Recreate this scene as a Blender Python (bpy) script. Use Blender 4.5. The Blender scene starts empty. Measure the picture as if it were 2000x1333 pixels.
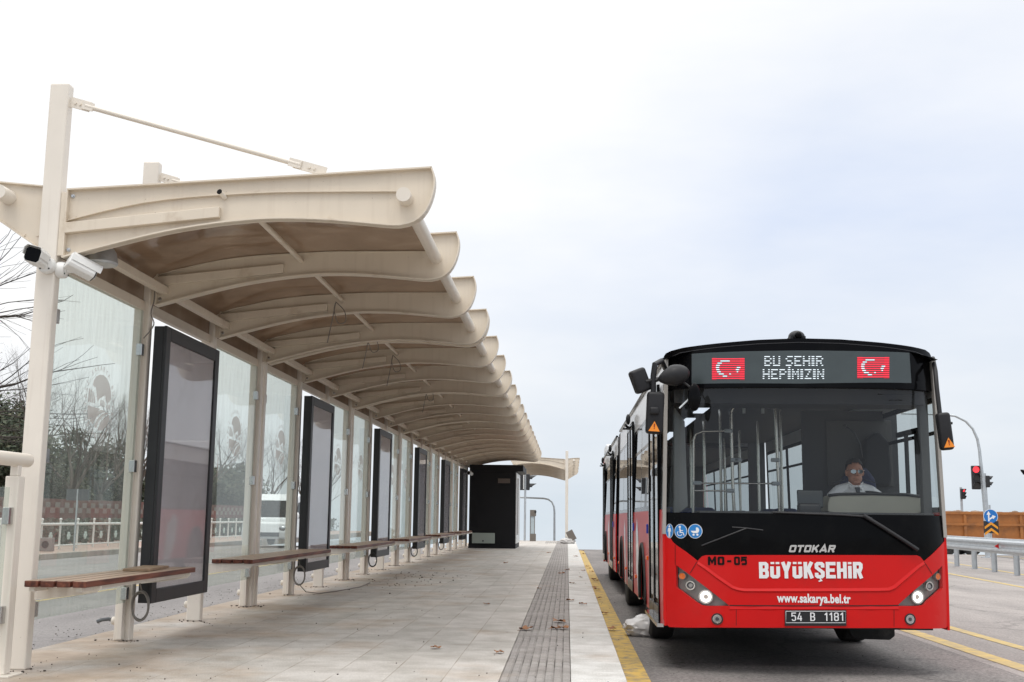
import bpy, bmesh, math, random
from mathutils import Vector, Matrix
random.seed(7)
R_ = math.radians
SC = bpy.context.scene
COL = SC.collection
# ------------------------------------------------------------------ camera
FPX, CXP, CYP, CAMH = 2216.0, 1000.0, 666.5, 1.13
PITCH, ROLL, YAW = R_(8.85), 0.012, R_(2.85)
FW = Vector((-math.sin(YAW)*math.cos(PITCH), math.cos(YAW)*math.cos(PITCH), math.sin(PITCH)))
_r = Vector((math.cos(YAW), math.sin(YAW), 0)); _u = _r.cross(FW)
RT = _r*math.cos(ROLL)+_u*math.sin(ROLL); UP = -_r*math.sin(ROLL)+_u*math.cos(ROLL)
CP = Vector((0, 0, CAMH))
cam_d = bpy.data.cameras.new('camera'); cam = bpy.data.objects.new('camera', cam_d); COL.objects.link(cam)
cam.matrix_world = Matrix(((RT.x, UP.x, -FW.x, 0), (RT.y, UP.y, -FW.y, 0), (RT.z, UP.z, -FW.z, CAMH), (0, 0, 0, 1)))
cam_d.lens = FPX/2000*36; cam_d.sensor_width = 36; cam_d.clip_end = 6000; cam_d.clip_start = 0.05
SC.camera = cam
# ------------------------------------------------------------------ world
SUN_EL, SUN_AZ = 64, 200      # compass-like angle, seen from above, of where the light comes from (0 = +Y)
SC.view_settings.view_transform = 'Standard'; SC.view_settings.look = 'None'
SC.view_settings.exposure = 0.0; SC.view_settings.gamma = 1
W = bpy.data.worlds.new("World"); SC.world = W; W.use_nodes = True
nt = W.node_tree; nt.nodes.clear()
def N(t, typ, **k):
    n = t.nodes.new(typ)
    for a, b in k.items():
        if a.startswith('i_'):
            key = a[2:]; key = int(key) if key.isdigit() else key.replace('_', ' ')
            n.inputs[key].default_value = b
        else: setattr(n, a, b)
    return n
out = N(nt, 'ShaderNodeOutputWorld'); sky = N(nt, 'ShaderNodeTexSky', sky_type='NISHITA', sun_disc=False)
sky.sun_elevation = R_(SUN_EL); sky.sun_rotation = R_(SUN_AZ); sky.air_density = 1.5; sky.dust_density = 4
bg1 = N(nt, 'ShaderNodeBackground', i_1=0.10); nt.links.new(sky.outputs[0], bg1.inputs[0])
tc = N(nt, 'ShaderNodeTexCoord'); sep = N(nt, 'ShaderNodeSeparateXYZ'); nt.links.new(tc.outputs['Generated'], sep.inputs[0])
def ramp(t, stops, src=None):
    r = N(t, 'ShaderNodeValToRGB'); e = r.color_ramp.elements
    while len(e) > 1: e.remove(e[0])
    e[0].position = stops[0][0]; e[0].color = (*stops[0][1], 1)
    for p, c in stops[1:]:
        q = e.new(p); q.color = (*c, 1)
    if src is not None: t.links.new(src, r.inputs[0])
    return r
# cloud sheet: pale blue grey low down, brighter high up, broad soft clouds
rz = ramp(nt, [(0.0, (.72, .81, .89)), (0.10, (.74, .82, .93)), (0.26, (.72, .81, 1.0)), (0.40, (.82, .88, 1.0)), (0.6, (1, 1, 1)), (1.0, (1, 1, 1))], sep.outputs['Z'])
mp = N(nt, 'ShaderNodeMapping'); mp.inputs['Scale'].default_value = (1.6, 1.6, 5.0); mp.inputs['Location'].default_value = (3.1, 0.4, 1.2)
nt.links.new(tc.outputs['Generated'], mp.inputs[0])
nz = N(nt, 'ShaderNodeTexNoise'); nz.inputs['Scale'].default_value = 1.5; nz.inputs['Detail'].default_value = 5; nz.inputs['Roughness'].default_value = .55
nt.links.new(mp.outputs[0], nz.inputs['Vector'])
dotn = N(nt, 'ShaderNodeVectorMath', operation='DOT_PRODUCT'); nt.links.new(tc.outputs['Generated'], dotn.inputs[0])
dotn.inputs[1].default_value = Vector((-.30, .84, .46)).normalized()
dr = ramp(nt, [(0.86, (0, 0, 0)), (0.985, (1, 1, 1))], dotn.outputs['Value'])
zr_ = ramp(nt, [(0.30, (0, 0, 0)), (0.47, (1, 1, 1))], sep.outputs['Z'])
nr = ramp(nt, [(0.38, (0, 0, 0)), (0.66, (1, 1, 1))], nz.outputs['Fac'])
def M2(t, op, a, b):
    m = N(t, 'ShaderNodeMath', operation=op)
    for i, v in enumerate((a, b)):
        if v is None: continue
        if isinstance(v, (int, float)): m.inputs[i].default_value = v
        else: t.links.new(v, m.inputs[i])
    return m.outputs[0]
w = M2(nt, 'MULTIPLY', dr.outputs[0], 1.0)
w = M2(nt, 'ADD', w, M2(nt, 'MULTIPLY', nr.outputs[0], 0.40))
w = M2(nt, 'ADD', w, M2(nt, 'MULTIPLY', zr_.outputs[0], 0.55))
wc = N(nt, 'ShaderNodeClamp'); nt.links.new(w, wc.inputs[0])
mx = N(nt, 'ShaderNodeMix', data_type='RGBA'); nt.links.new(wc.outputs[0], mx.inputs[0]); nt.links.new(rz.outputs[0], mx.inputs[6])
mx.inputs[7].default_value = (1.10, 1.10, 1.10, 1)
st = ramp(nt, [(0.0, (1, 1, 1)), (0.45, (1.0, 1.0, 1.0)), (1.0, (1, 1, 1))], sep.outputs['Z'])
gain = N(nt, 'ShaderNodeMapRange', i_1=.45, i_2=.85, i_3=1.0, i_4=2.3); nt.links.new(sep.outputs['Z'], gain.inputs[0])
bg2 = N(nt, 'ShaderNodeBackground'); nt.links.new(mx.outputs[2], bg2.inputs[0]); nt.links.new(gain.outputs[0], bg2.inputs[1])
mxs = N(nt, 'ShaderNodeMixShader', i_0=0.93); nt.links.new(bg1.outputs[0], mxs.inputs[1]); nt.links.new(bg2.outputs[0], mxs.inputs[2])
nt.links.new(mxs.outputs[0], out.inputs[0])
# ------------------------------------------------------------------ sun
sd = bpy.data.lights.new('sun', 'SUN'); sd.energy = 0.8; sd.angle = R_(16); sd.color = (1, .96, .9)
so = bpy.data.objects.new('sun', sd); COL.objects.link(so)
az = R_(SUN_AZ); el = R_(SUN_EL)
sdir = Vector((math.sin(az)*math.cos(el), math.cos(az)*math.cos(el), math.sin(el)))
so.rotation_euler = (-sdir).to_track_quat('-Z', 'Y').to_euler(); so.location = (0, 0, 30)

# ------------------------------------------------------------------ photo measuring helpers
def rayv(x, y): return (x-CXP)/FPX*RT-(y-CYP)/FPX*UP+FW
def onY(x, y, Y): d = rayv(x, y); return CP+d*(Y/d.y)
def onX(x, y, X): d = rayv(x, y); return CP+d*(X/d.x)
def onZ(x, y, Z): d = rayv(x, y); return CP+d*((Z-CAMH)/d.z)
# ------------------------------------------------------------------ materials
MATS = {}
def mat(name, col, rough=.5, metal=0, spec=.5, noise=0, nscale=8, bump=0, bscale=40, coat=0, emit=None, es=1, detail=4, dirt=None, dscale=2, dmin=.5, dmax=.75):
    if name in MATS: return MATS[name]
    m = bpy.data.materials.new(name); m.use_nodes = True; t = m.node_tree; b = t.nodes['Principled BSDF']
    b.inputs['Base Color'].default_value = (*col, 1); b.inputs['Roughness'].default_value = rough; b.inputs['Metallic'].default_value = metal
    b.inputs['Specular IOR Level'].default_value = spec; b.inputs['Coat Weight'].default_value = coat
    if coat: b.inputs['Coat Roughness'].default_value = .06
    if emit: b.inputs['Emission Color'].default_value = (*emit, 1); b.inputs['Emission Strength'].default_value = es
    if noise or bump or dirt:
        tcn = N(t, 'ShaderNodeTexCoord')
        last = None
        if noise:
            n1 = N(t, 'ShaderNodeTexNoise'); n1.inputs['Scale'].default_value = nscale; n1.inputs['Detail'].default_value = detail
            t.links.new(tcn.outputs['Object'], n1.inputs['Vector'])
            r = ramp(t, [(0.25, tuple(c*(1-noise) for c in col)), (0.75, tuple(min(1, c*(1+noise)) for c in col))], n1.outputs['Fac'])
            last = r.outputs[0]; t.links.new(last, b.inputs['Base Color'])
        if dirt:
            n2 = N(t, 'ShaderNodeTexNoise'); n2.inputs['Scale'].default_value = dscale; n2.inputs['Detail'].default_value = 8; n2.inputs['Roughness'].default_value = .65
            t.links.new(tcn.outputs['Object'], n2.inputs['Vector'])
            r2 = ramp(t, [(dmin, (0, 0, 0)), (dmax, (1, 1, 1))], n2.outputs['Fac'])
            mm = N(t, 'ShaderNodeMix', data_type='RGBA'); t.links.new(r2.outputs[0], mm.inputs[0])
            if last: t.links.new(last, mm.inputs[6])
            else: mm.inputs[6].default_value = (*col, 1)
            mm.inputs[7].default_value = (*dirt, 1); t.links.new(mm.outputs[2], b.inputs['Base Color'])
        if bump:
            n3 = N(t, 'ShaderNodeTexNoise'); n3.inputs['Scale'].default_value = bscale; n3.inputs['Detail'].default_value = 3
            t.links.new(tcn.outputs['Object'], n3.inputs['Vector'])
            bn = N(t, 'ShaderNodeBump'); bn.inputs['Strength'].default_value = bump; bn.inputs['Distance'].default_value = .01
            t.links.new(n3.outputs['Fac'], bn.inputs['Height']); t.links.new(bn.outputs[0], b.inputs['Normal'])
    MATS[name] = m; return m
def glass(name, tint, rough=0.0, ior=1.45, haze=0, hcol=(.8, .85, .82), streak=False, boost=1.0):
    m = bpy.data.materials.new(name); m.use_nodes = True; t = m.node_tree; t.nodes.clear()
    o = N(t, 'ShaderNodeOutputMaterial'); tr = N(t, 'ShaderNodeBsdfTransparent'); tr.inputs[0].default_value = (*tint, 1)
    gl = N(t, 'ShaderNodeBsdfGlossy'); gl.inputs['Roughness'].default_value = rough
    fr = N(t, 'ShaderNodeFresnel'); fr.inputs['IOR'].default_value = ior
    ge = N(t, 'ShaderNodeNewGeometry'); mrr = N(t, 'ShaderNodeMapRange', i_1=0, i_2=1, i_3=ior, i_4=1/ior)
    t.links.new(ge.outputs['Backfacing'], mrr.inputs[0]); t.links.new(mrr.outputs[0], fr.inputs['IOR'])
    body = tr
    if haze:
        df = N(t, 'ShaderNodeBsdfDiffuse'); df.inputs[0].default_value = (*hcol, 1)
        tl = N(t, 'ShaderNodeBsdfTranslucent'); tl.inputs[0].default_value = (*hcol, 1)
        ms = N(t, 'ShaderNodeMixShader', i_0=.5); t.links.new(df.outputs[0], ms.inputs[1]); t.links.new(tl.outputs[0], ms.inputs[2])
        mh = N(t, 'ShaderNodeMixShader', i_0=haze)
        t.links.new(tr.outputs[0], mh.inputs[1]); t.links.new(ms.outputs[0], mh.inputs[2])
        if streak:
            tcn = N(t, 'ShaderNodeTexCoord'); mpn = N(t, 'ShaderNodeMapping'); mpn.inputs['Scale'].default_value = (1, 26, 1.6)
            t.links.new(tcn.outputs['Object'], mpn.inputs[0]); nn = N(t, 'ShaderNodeTexNoise'); nn.inputs['Scale'].default_value = 1.5; nn.inputs['Detail'].default_value = 5
            t.links.new(mpn.outputs[0], nn.inputs['Vector'])
            mr = N(t, 'ShaderNodeMapRange', i_1=.42, i_2=.75, i_3=haze*.55, i_4=haze*2.0); t.links.new(nn.outputs['Fac'], mr.inputs[0])
            t.links.new(mr.outputs[0], mh.inputs[0])
        body = mh
    mx_ = N(t, 'ShaderNodeMixShader')
    f = M2(t, 'MULTIPLY', fr.outputs[0], boost); cl = N(t, 'ShaderNodeClamp'); t.links.new(f, cl.inputs[0])
    t.links.new(cl.outputs[0], mx_.inputs[0]); t.links.new(body.outputs[0], mx_.inputs[1]); t.links.new(gl.outputs[0], mx_.inputs[2])
    t.links.new(mx_.outputs[0], o.inputs[0]); MATS[name] = m; return m
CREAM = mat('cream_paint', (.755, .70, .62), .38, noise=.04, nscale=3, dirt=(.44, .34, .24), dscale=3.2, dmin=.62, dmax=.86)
CREAMD = mat('shaded_cream_paint', (.68, .60, .49), .4, noise=.05, nscale=3, dirt=(.42, .32, .22), dscale=2.6, dmin=.6, dmax=.85)  # same cream paint, darkened to put the canopy's shade into its colour
STEEL = mat('stainless', (.55, .55, .54), .25, metal=1)
GALV = mat('galvanised', (.50, .53, .55), .42, metal=.55, noise=.12, nscale=6, dirt=(.32, .30, .27), dscale=5, dmin=.6, dmax=.8)
BLACK = mat('black_powder_coat', (.018, .018, .02), .45, noise=.2, nscale=5)
GBLACK = mat('gloss_black', (.0025, .0025, .003), .14, spec=.09, dirt=(.006, .006, .006), dscale=4)
RUBBER = mat('rubber', (.02, .02, .02), .8, noise=.3, nscale=20, dirt=(.07, .065, .06), dscale=6)
PLAST = mat('dark_plastic', (.016, .016, .018), .45, spec=.3, noise=.1, nscale=30)
WHITEP = mat('white_plastic', (.74, .74, .72), .4, noise=.03, nscale=5)
RED = mat('bus_red', (.60, .004, .004), .30, spec=.28, coat=.10, noise=.03, nscale=3, dirt=(.42, .012, .010), dscale=2, dmin=.55, dmax=.9)
WHITEB = mat('bus_white', (.74, .75, .76), .3, coat=.4, dirt=(.55, .54, .52), dscale=3, dmin=.55, dmax=.9)
def wood_mat():
    m = bpy.data.materials.new('bench_wood'); m.use_nodes = True; t = m.node_tree; b = t.nodes['Principled BSDF']; b.inputs['Roughness'].default_value = .5
    tcn = N(t, 'ShaderNodeTexCoord'); mpn = N(t, 'ShaderNodeMapping'); mpn.inputs['Scale'].default_value = (22, 1.4, 22)
    t.links.new(tcn.outputs['Object'], mpn.inputs[0]); n = N(t, 'ShaderNodeTexNoise'); n.inputs['Scale'].default_value = 1.5; n.inputs['Detail'].default_value = 6; n.inputs['Distortion'].default_value = .6
    t.links.new(mpn.outputs[0], n.inputs['Vector'])
    r = ramp(t, [(.3, (.05, .013, .008)), (.5, (.115, .03, .015)), (.72, (.20, .065, .035))], n.outputs['Fac'])
    # paler tan mixed in on faces that look upwards
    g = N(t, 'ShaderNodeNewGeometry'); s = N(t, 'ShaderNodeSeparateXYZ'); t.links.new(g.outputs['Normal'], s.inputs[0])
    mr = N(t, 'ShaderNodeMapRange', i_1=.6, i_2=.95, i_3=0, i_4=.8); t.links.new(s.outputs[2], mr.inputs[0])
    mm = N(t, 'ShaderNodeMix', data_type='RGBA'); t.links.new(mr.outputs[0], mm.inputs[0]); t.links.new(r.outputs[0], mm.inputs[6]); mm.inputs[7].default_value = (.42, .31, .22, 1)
    t.links.new(mm.outputs[2], b.inputs['Base Color']); MATS['wood'] = m; return m
WOOD = wood_mat()
def pave_mat(name, c1, c2, joint, bw, rh, mortar, off=(0, 0, 0), bump=.3, speck=.25, tan=(.40, .31, .23), tanmix=(.50, .72), edge=None, stain=None):
    m = bpy.data.materials.new(name); m.use_nodes = True; t = m.node_tree; b = t.nodes['Principled BSDF']; b.inputs['Roughness'].default_value = .75
    jn = N(t, 'ShaderNodeTexNoise'); jn.inputs['Scale'].default_value = 1.7; jn.inputs['Detail'].default_value = 3
    tcn = N(t, 'ShaderNodeTexCoord'); t.links.new(tcn.outputs['Object'], jn.inputs['Vector']); mpn = N(t, 'ShaderNodeMapping'); mpn.inputs['Rotation'].default_value = (0, 0, R_(90)); mpn.inputs['Location'].default_value = off
    t.links.new(tcn.outputs['Object'], mpn.inputs[0])
    br = N(t, 'ShaderNodeTexBrick'); t.links.new(mpn.outputs[0], br.inputs['Vector'])
    br.inputs['Color1'].default_value = (*c1, 1); br.inputs['Color2'].default_value = (*c2, 1); br.inputs['Mortar'].default_value = (*joint, 1)
    br.inputs['Scale'].default_value = 1; br.inputs['Brick Width'].default_value = bw; br.inputs['Row Height'].default_value = rh
    br.inputs['Mortar Size'].default_value = mortar; br.inputs['Mortar Smooth'].default_value = .1; br.inputs['Bias'].default_value = 0
    jr = N(t, 'ShaderNodeMapRange', i_1=.35, i_2=.62, i_3=.15, i_4=1.0); t.links.new(jn.outputs['Fac'], jr.inputs[0]); jm = N(t, 'ShaderNodeMix', data_type='RGBA')
    br.inputs['Mortar'].default_value = (*[(x+y)/2 for x, y in zip(c1, c2)], 1); t.links.new(M2(t, 'MULTIPLY', br.outputs['Fac'], jr.outputs[0]), jm.inputs[0]); t.links.new(br.outputs['Color'], jm.inputs[6]); jm.inputs[7].default_value = (*joint, 1)
    # aggregate speckle
    n = N(t, 'ShaderNodeTexNoise'); n.inputs['Scale'].default_value = 85; n.inputs['Detail'].default_value = 3; t.links.new(tcn.outputs['Object'], n.inputs['Vector'])
    r = ramp(t, [(.32, (1-speck,)*3), (.68, (1+speck*.6,)*3)], n.outputs['Fac'])
    mm = N(t, 'ShaderNodeMix', data_type='RGBA', blend_type='MULTIPLY', i_0=1.0); t.links.new(jm.outputs[2], mm.inputs[6]); t.links.new(r.outputs[0], mm.inputs[7])
    # tan sand stains, stronger towards the shelter wall
    n2 = N(t, 'ShaderNodeTexNoise'); n2.inputs['Scale'].default_value = .8; n2.inputs['Detail'].default_value = 9; n2.inputs['Roughness'].default_value = .62; t.links.new(tcn.outputs['Object'], n2.inputs['Vector'])
    f = n2.outputs['Fac']
    if edge:
        sp = N(t, 'ShaderNodeSeparateXYZ'); t.links.new(tcn.outputs['Object'], sp.inputs[0])
        mr = N(t, 'ShaderNodeMapRange', i_1=edge[0], i_2=edge[1], i_3=.20, i_4=-.05); t.links.new(sp.outputs[0], mr.inputs[0])
        f = M2(t, 'ADD', f, mr.outputs[0])
    r2 = ramp(t, [(tanmix[0], (0, 0, 0)), (tanmix[1], (.85, .85, .85))], f)
    m3 = N(t, 'ShaderNodeMix', data_type='RGBA'); t.links.new(r2.outputs[0], m3.inputs[0]); t.links.new(mm.outputs[2], m3.inputs[6]); m3.inputs[7].default_value = (*tan, 1)
    # dark grime, broad
    n4 = N(t, 'ShaderNodeTexNoise'); n4.inputs['Scale'].default_value = 2.7; n4.inputs['Detail'].default_value = 10; n4.inputs['Roughness'].default_value = .7; t.links.new(tcn.outputs['Object'], n4.inputs['Vector'])
    r4 = ramp(t, [(.30, (.70, .68, .65)), (.60, (1.05, 1.05, 1.05))], n4.outputs['Fac'])
    m5 = N(t, 'ShaderNodeMix', data_type='RGBA', blend_type='MULTIPLY', i_0=1.0); t.links.new(m3.outputs[2], m5.inputs[6]); t.links.new(r4.outputs[0], m5.inputs[7])
    t.links.new(m5.outputs[2], b.inputs['Base Color'])
    bn = N(t, 'ShaderNodeBump'); bn.inputs['Strength'].default_value = bump; bn.inputs['Distance'].default_value = .006
    inv = M2(t, 'SUBTRACT', 1.0, br.outputs['Fac']); hh = M2(t, 'ADD', inv, M2(t, 'MULTIPLY', n.outputs['Fac'], .25))
    t.links.new(hh, bn.inputs['Height']); t.links.new(bn.outputs[0], b.inputs['Normal'])
    MATS[name] = m; return m
PAVE = pave_mat('paving_slabs', (.53, .50, .465), (.455, .43, .395), (.20, .15, .10), .80, .40, .0035, off=(0, .07, 0), edge=(-4.4, -1.6))
TACT = pave_mat('tactile_pavers', (.33, .305, .285), (.29, .27, .255), (.09, .078, .07), .21, .0625, .005, off=(0, .03, 0), bump=.8, speck=.2, tanmix=(.60, .9))
KERBM = pave_mat('kerb_slabs', (.60, .59, .565), (.56, .55, .525), (.19, .15, .11), .60, .40, .003, off=(.1, -.03, 0), tanmix=(.56, .80))
KERB2 = pave_mat('kerb_stone', (.40, .37, .33), (.36, .33, .30), (.12, .10, .08), 1.0, .5, .008)
PINKP = pave_mat('pink_pavers', (.46, .34, .29), (.42, .31, .27), (.2, .15, .12), .3, .2, .008, speck=.15)
def asphalt(name, c, patch=.22, speck=.65, crack=True):
    m = bpy.data.materials.new(name); m.use_nodes = True; t = m.node_tree; b = t.nodes['Principled BSDF']; b.inputs['Roughness'].default_value = .85
    tcn = N(t, 'ShaderNodeTexCoord')
    n = N(t, 'ShaderNodeTexNoise'); n.inputs['Scale'].default_value = 38; n.inputs['Detail'].default_value = 5; n.inputs['Roughness'].default_value = .7; t.links.new(tcn.outputs['Object'], n.inputs['Vector'])
    r = ramp(t, [(.3, tuple(x*(1-speck) for x in c)), (.5, c), (.72, tuple(x*(1+speck) for x in c))], n.outputs['Fac'])
    mpn = N(t, 'ShaderNodeMapping'); mpn.inputs['Scale'].default_value = (1.2, .25, 1); t.links.new(tcn.outputs['Object'], mpn.inputs[0])
    n2 = N(t, 'ShaderNodeTexNoise'); n2.inputs['Scale'].default_value = 1.0; n2.inputs['Detail'].default_value = 8; t.links.new(mpn.outputs[0], n2.inputs['Vector'])
    r2 = ramp(t, [(.3, (1-patch*1.4,)*3), (.7, (1+patch, 1+patch*.95, 1+patch*.9))], n2.outputs['Fac'])
    mm = N(t, 'ShaderNodeMix', data_type='RGBA', blend_type='MULTIPLY', i_0=1.0); t.links.new(r.outputs[0], mm.inputs[6]); t.links.new(r2.outputs[0], mm.inputs[7])
    wv = N(t, 'ShaderNodeTexVoronoi', feature='DISTANCE_TO_EDGE'); wv.inputs['Scale'].default_value = .30
    dn = N(t, 'ShaderNodeTexNoise'); dn.inputs['Scale'].default_value = 1.4; dn.inputs['Detail'].default_value = 6; t.links.new(tcn.outputs['Object'], dn.inputs['Vector'])
    va = N(t, 'ShaderNodeVectorMath', operation='ADD'); vs_ = N(t, 'ShaderNodeVectorMath', operation='SCALE'); vs_.inputs['Scale'].default_value = .9; t.links.new(dn.outputs['Color'], vs_.inputs[0]); t.links.new(vs_.outputs[0], va.inputs[0]); t.links.new(tcn.outputs['Object'], va.inputs[1]); t.links.new(va.outputs[0], wv.inputs['Vector'])
    cr = ramp(t, [(0, (.55, .55, .55)), (.010, (1, 1, 1))], wv.outputs['Distance']); mc = N(t, 'ShaderNodeMix', data_type='RGBA', blend_type='MULTIPLY', i_0=.75); t.links.new(mm.outputs[2], mc.inputs[6]); t.links.new(cr.outputs[0], mc.inputs[7])
    t.links.new(mc.outputs[2], b.inputs['Base Color'])
    bn = N(t, 'ShaderNodeBump'); bn.inputs['Strength'].default_value = .5; bn.inputs['Distance'].default_value = .008
    t.links.new(n.outputs['Fac'], bn.inputs['Height']); t.links.new(bn.outputs[0], b.inputs['Normal']); MATS[name] = m; return m
ASPH = asphalt('asphalt_bus_lane', (.185, .170, .162))
ASPH2 = asphalt('asphalt_pale', (.29, .265, .25), patch=.17, speck=.38)
ASPH3 = asphalt('asphalt_left_road', (.24, .225, .22), patch=.14, speck=.4)
GROUNDM = mat('ground_earth', (.16, .14, .10), .9, noise=.3, nscale=.2, dirt=(.09, .10, .05), dscale=.05)
YEL = mat('yellow_road_paint', (.52, .345, .075), .7, noise=.15, nscale=6, dirt=(.18, .155, .12), dscale=9, dmin=.46, dmax=.68)
YEL2 = mat('faded_yellow_paint', (.52, .38, .13), .7, noise=.1, nscale=4, dirt=(.28, .24, .19), dscale=5, dmin=.42, dmax=.72)
def streaks(m, col=(.40, .31, .23), amt=.35):
    t = m.node_tree; b = t.nodes['Principled BSDF']; src = b.inputs['Base Color'].links[0].from_socket
    tcn = N(t, 'ShaderNodeTexCoord'); mp2 = N(t, 'ShaderNodeMapping'); mp2.inputs['Scale'].default_value = (14, 14, .8); t.links.new(tcn.outputs['Object'], mp2.inputs[0])
    n = N(t, 'ShaderNodeTexNoise'); n.inputs['Scale'].default_value = 1.3; n.inputs['Detail'].default_value = 5; t.links.new(mp2.outputs[0], n.inputs['Vector'])
    r = ramp(t, [(.56, (0, 0, 0)), (.80, (amt, amt, amt))], n.outputs['Fac']); mm = N(t, 'ShaderNodeMix', data_type='RGBA'); t.links.new(r.outputs[0], mm.inputs[0]); t.links.new(src, mm.inputs[6]); mm.inputs[7].default_value = (*col, 1)
    n2 = N(t, 'ShaderNodeTexNoise'); n2.inputs['Scale'].default_value = 55; n2.inputs['Detail'].default_value = 2; t.links.new(tcn.outputs['Object'], n2.inputs['Vector'])
    r2 = ramp(t, [(.735, (0, 0, 0)), (.78, (.45, .45, .45))], n2.outputs['Fac']); m3 = N(t, 'ShaderNodeMix', data_type='RGBA'); t.links.new(r2.outputs[0], m3.inputs[0]); t.links.new(mm.outputs[2], m3.inputs[6]); m3.inputs[7].default_value = (.16, .11, .08, 1)
    t.links.new(m3.outputs[2], b.inputs['Base Color'])
CREAMR = mat('cream_tube_paint', (.73, .67, .585), .38, noise=.03, nscale=2)
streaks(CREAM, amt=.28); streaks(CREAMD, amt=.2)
GLS = glass('shelter_glass', (.90, .935, .915), haze=.10, hcol=(.72, .73, .69), streak=True, boost=.55)
BGL = glass('windscreen_glass', (.86, .88, .88), ior=1.5, boost=.85)
SGL = glass('bus_side_glass', (.74, .79, .79), ior=1.5)
CGL = glass('clear_lens', (.95, .95, .95), ior=1.4)
PGL = glass('poster_glass', (.92, .92, .92), rough=.035, ior=1.45, boost=.75)
# ------------------------------------------------------------------ object helpers
def props(o, label=None, cat=None, group=None, kind=None):
    if label: o['label'] = label
    if cat: o['category'] = cat
    if group: o['group'] = group
    if kind: o['kind'] = kind
    return o
def empty(name, loc, label, cat, group=None, rz=0):
    o = bpy.data.objects.new(name, None); COL.objects.link(o); o.location = loc; o.rotation_euler = (0, 0, rz); o.empty_display_size = .2
    return props(o, label, cat, group)
def link(name, me, m, parent=None, smooth=False, bevel=0, loc=None):
    if m is not None:
        me.materials.clear(); me.materials.append(m)
    o = bpy.data.objects.new(name, me); COL.objects.link(o)
    if parent is not None: o.parent = parent
    if loc is not None: o.location = loc
    if smooth:
        for p in me.polygons: p.use_smooth = True
        if smooth is not True:
            try: me.set_sharp_from_angle(angle=R_(smooth))
            except Exception: pass
    if bevel:
        b = o.modifiers.new('bevel', 'BEVEL'); b.width = bevel; b.segments = 2; b.limit_method = 'ANGLE'; b.angle_limit = R_(35)
    return o
class MB:
    def __init__(s): s.v = []; s.f = []
    def add(s, vs, fs):
        k = len(s.v); s.v += [tuple(v) for v in vs]; s.f += [tuple(i+k for i in f) for f in fs]; return s
    def box(s, x0, x1, y0, y1, z0, z1):
        return s.add([(x0, y0, z0), (x1, y0, z0), (x1, y1, z0), (x0, y1, z0), (x0, y0, z1), (x1, y0, z1), (x1, y1, z1), (x0, y1, z1)],
                     [(0, 3, 2, 1), (4, 5, 6, 7), (0, 1, 5, 4), (1, 2, 6, 5), (2, 3, 7, 6), (3, 0, 4, 7)])
    def hexa(s, b, t):   # bottom quad, top quad
        return s.add(list(b)+list(t), [(0, 3, 2, 1), (4, 5, 6, 7), (0, 1, 5, 4), (1, 2, 6, 5), (2, 3, 7, 6), (3, 0, 4, 7)])
    def prism(s, poly, a0, a1, ax='y'):
        n = len(poly)
        def p(u, w, a): return {'y': (u, a, w), 'x': (a, u, w), 'z': (u, w, a)}[ax]
        vs = [p(u, w, a0) for u, w in poly]+[p(u, w, a1) for u, w in poly]
        fs = [tuple(range(n)), tuple(range(2*n-1, n-1, -1))]+[(i, i+n, (i+1) % n+n, (i+1) % n) for i in range(n)]
        return s.add(vs, fs)
    def tube(s, pts, r, n=10, caps=True):
        pts = [Vector(p) for p in pts]; m = len(pts); rs = r if isinstance(r, (list, tuple)) else [r]*m
        vs = []; fs = []; prev = None
        for i, p in enumerate(pts):
            d = (pts[min(i+1, m-1)]-pts[max(i-1, 0)]).normalized()
            if prev is None:
                a = Vector((0, 0, 1)) if abs(d.z) < .9 else Vector((1, 0, 0)); u = d.cross(a).normalized()
            else: u = (prev-d*prev.dot(d)).normalized()
            prev = u; w_ = d.cross(u)
            for k in range(n):
                a = 2*math.pi*k/n; vs.append(p+(u*math.cos(a)+w_*math.sin(a))*rs[i])
        for i in range(m-1):
            for k in range(n): fs.append((i*n+k, i*n+(k+1) % n, (i+1)*n+(k+1) % n, (i+1)*n+k))
        if caps: fs += [tuple(range(n-1, -1, -1)), tuple((m-1)*n+k for k in range(n))]
        return s.add(vs, fs)
    def lathe(s, prof, c, axis='z', n=24):   # prof: (radius, height)
        vs = []; m = len(prof)
        for r, h in prof:
            for k in range(n):
                a = 2*math.pi*k/n; u, w_ = r*math.cos(a), r*math.sin(a)
                vs.append({'z': (c[0]+u, c[1]+w_, c[2]+h), 'y': (c[0]+u, c[1]+h, c[2]+w_), 'x': (c[0]+h, c[1]+u, c[2]+w_)}[axis])
        fs = [(i*n+k, i*n+(k+1) % n, (i+1)*n+(k+1) % n, (i+1)*n+k) for i in range(m-1) for k in range(n)]
        fs += [tuple(range(n-1, -1, -1)), tuple((m-1)*n+k for k in range(n))]
        return s.add(vs, fs)
    def ball(s, c, r, n=14, m=9, rot=None):
        rx, ry, rz_ = r if isinstance(r, (tuple, list)) else (r, r, r); vs = []
        for j in range(1, m):
            t_ = math.pi*j/m
            for k in range(n):
                a = 2*math.pi*k/n; v = Vector((rx*math.sin(t_)*math.cos(a), ry*math.sin(t_)*math.sin(a), rz_*math.cos(t_)))
                if rot: v.rotate(rot)
                vs.append(v+Vector(c))
        a_, b_ = Vector((0, 0, rz_)), Vector((0, 0, -rz_))
        if rot: a_.rotate(rot); b_.rotate(rot)
        vs += [a_+Vector(c), b_+Vector(c)]; q = len(vs)
        fs = [(j*n+k, (j+1)*n+k, (j+1)*n+(k+1) % n, j*n+(k+1) % n) for j in range(m-2) for k in range(n)]
        fs += [(q-2, k, (k+1) % n) for k in range(n)]+[(q-1, (m-2)*n+(k+1) % n, (m-2)*n+k) for k in range(n)]
        return s.add(vs, fs)
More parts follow.
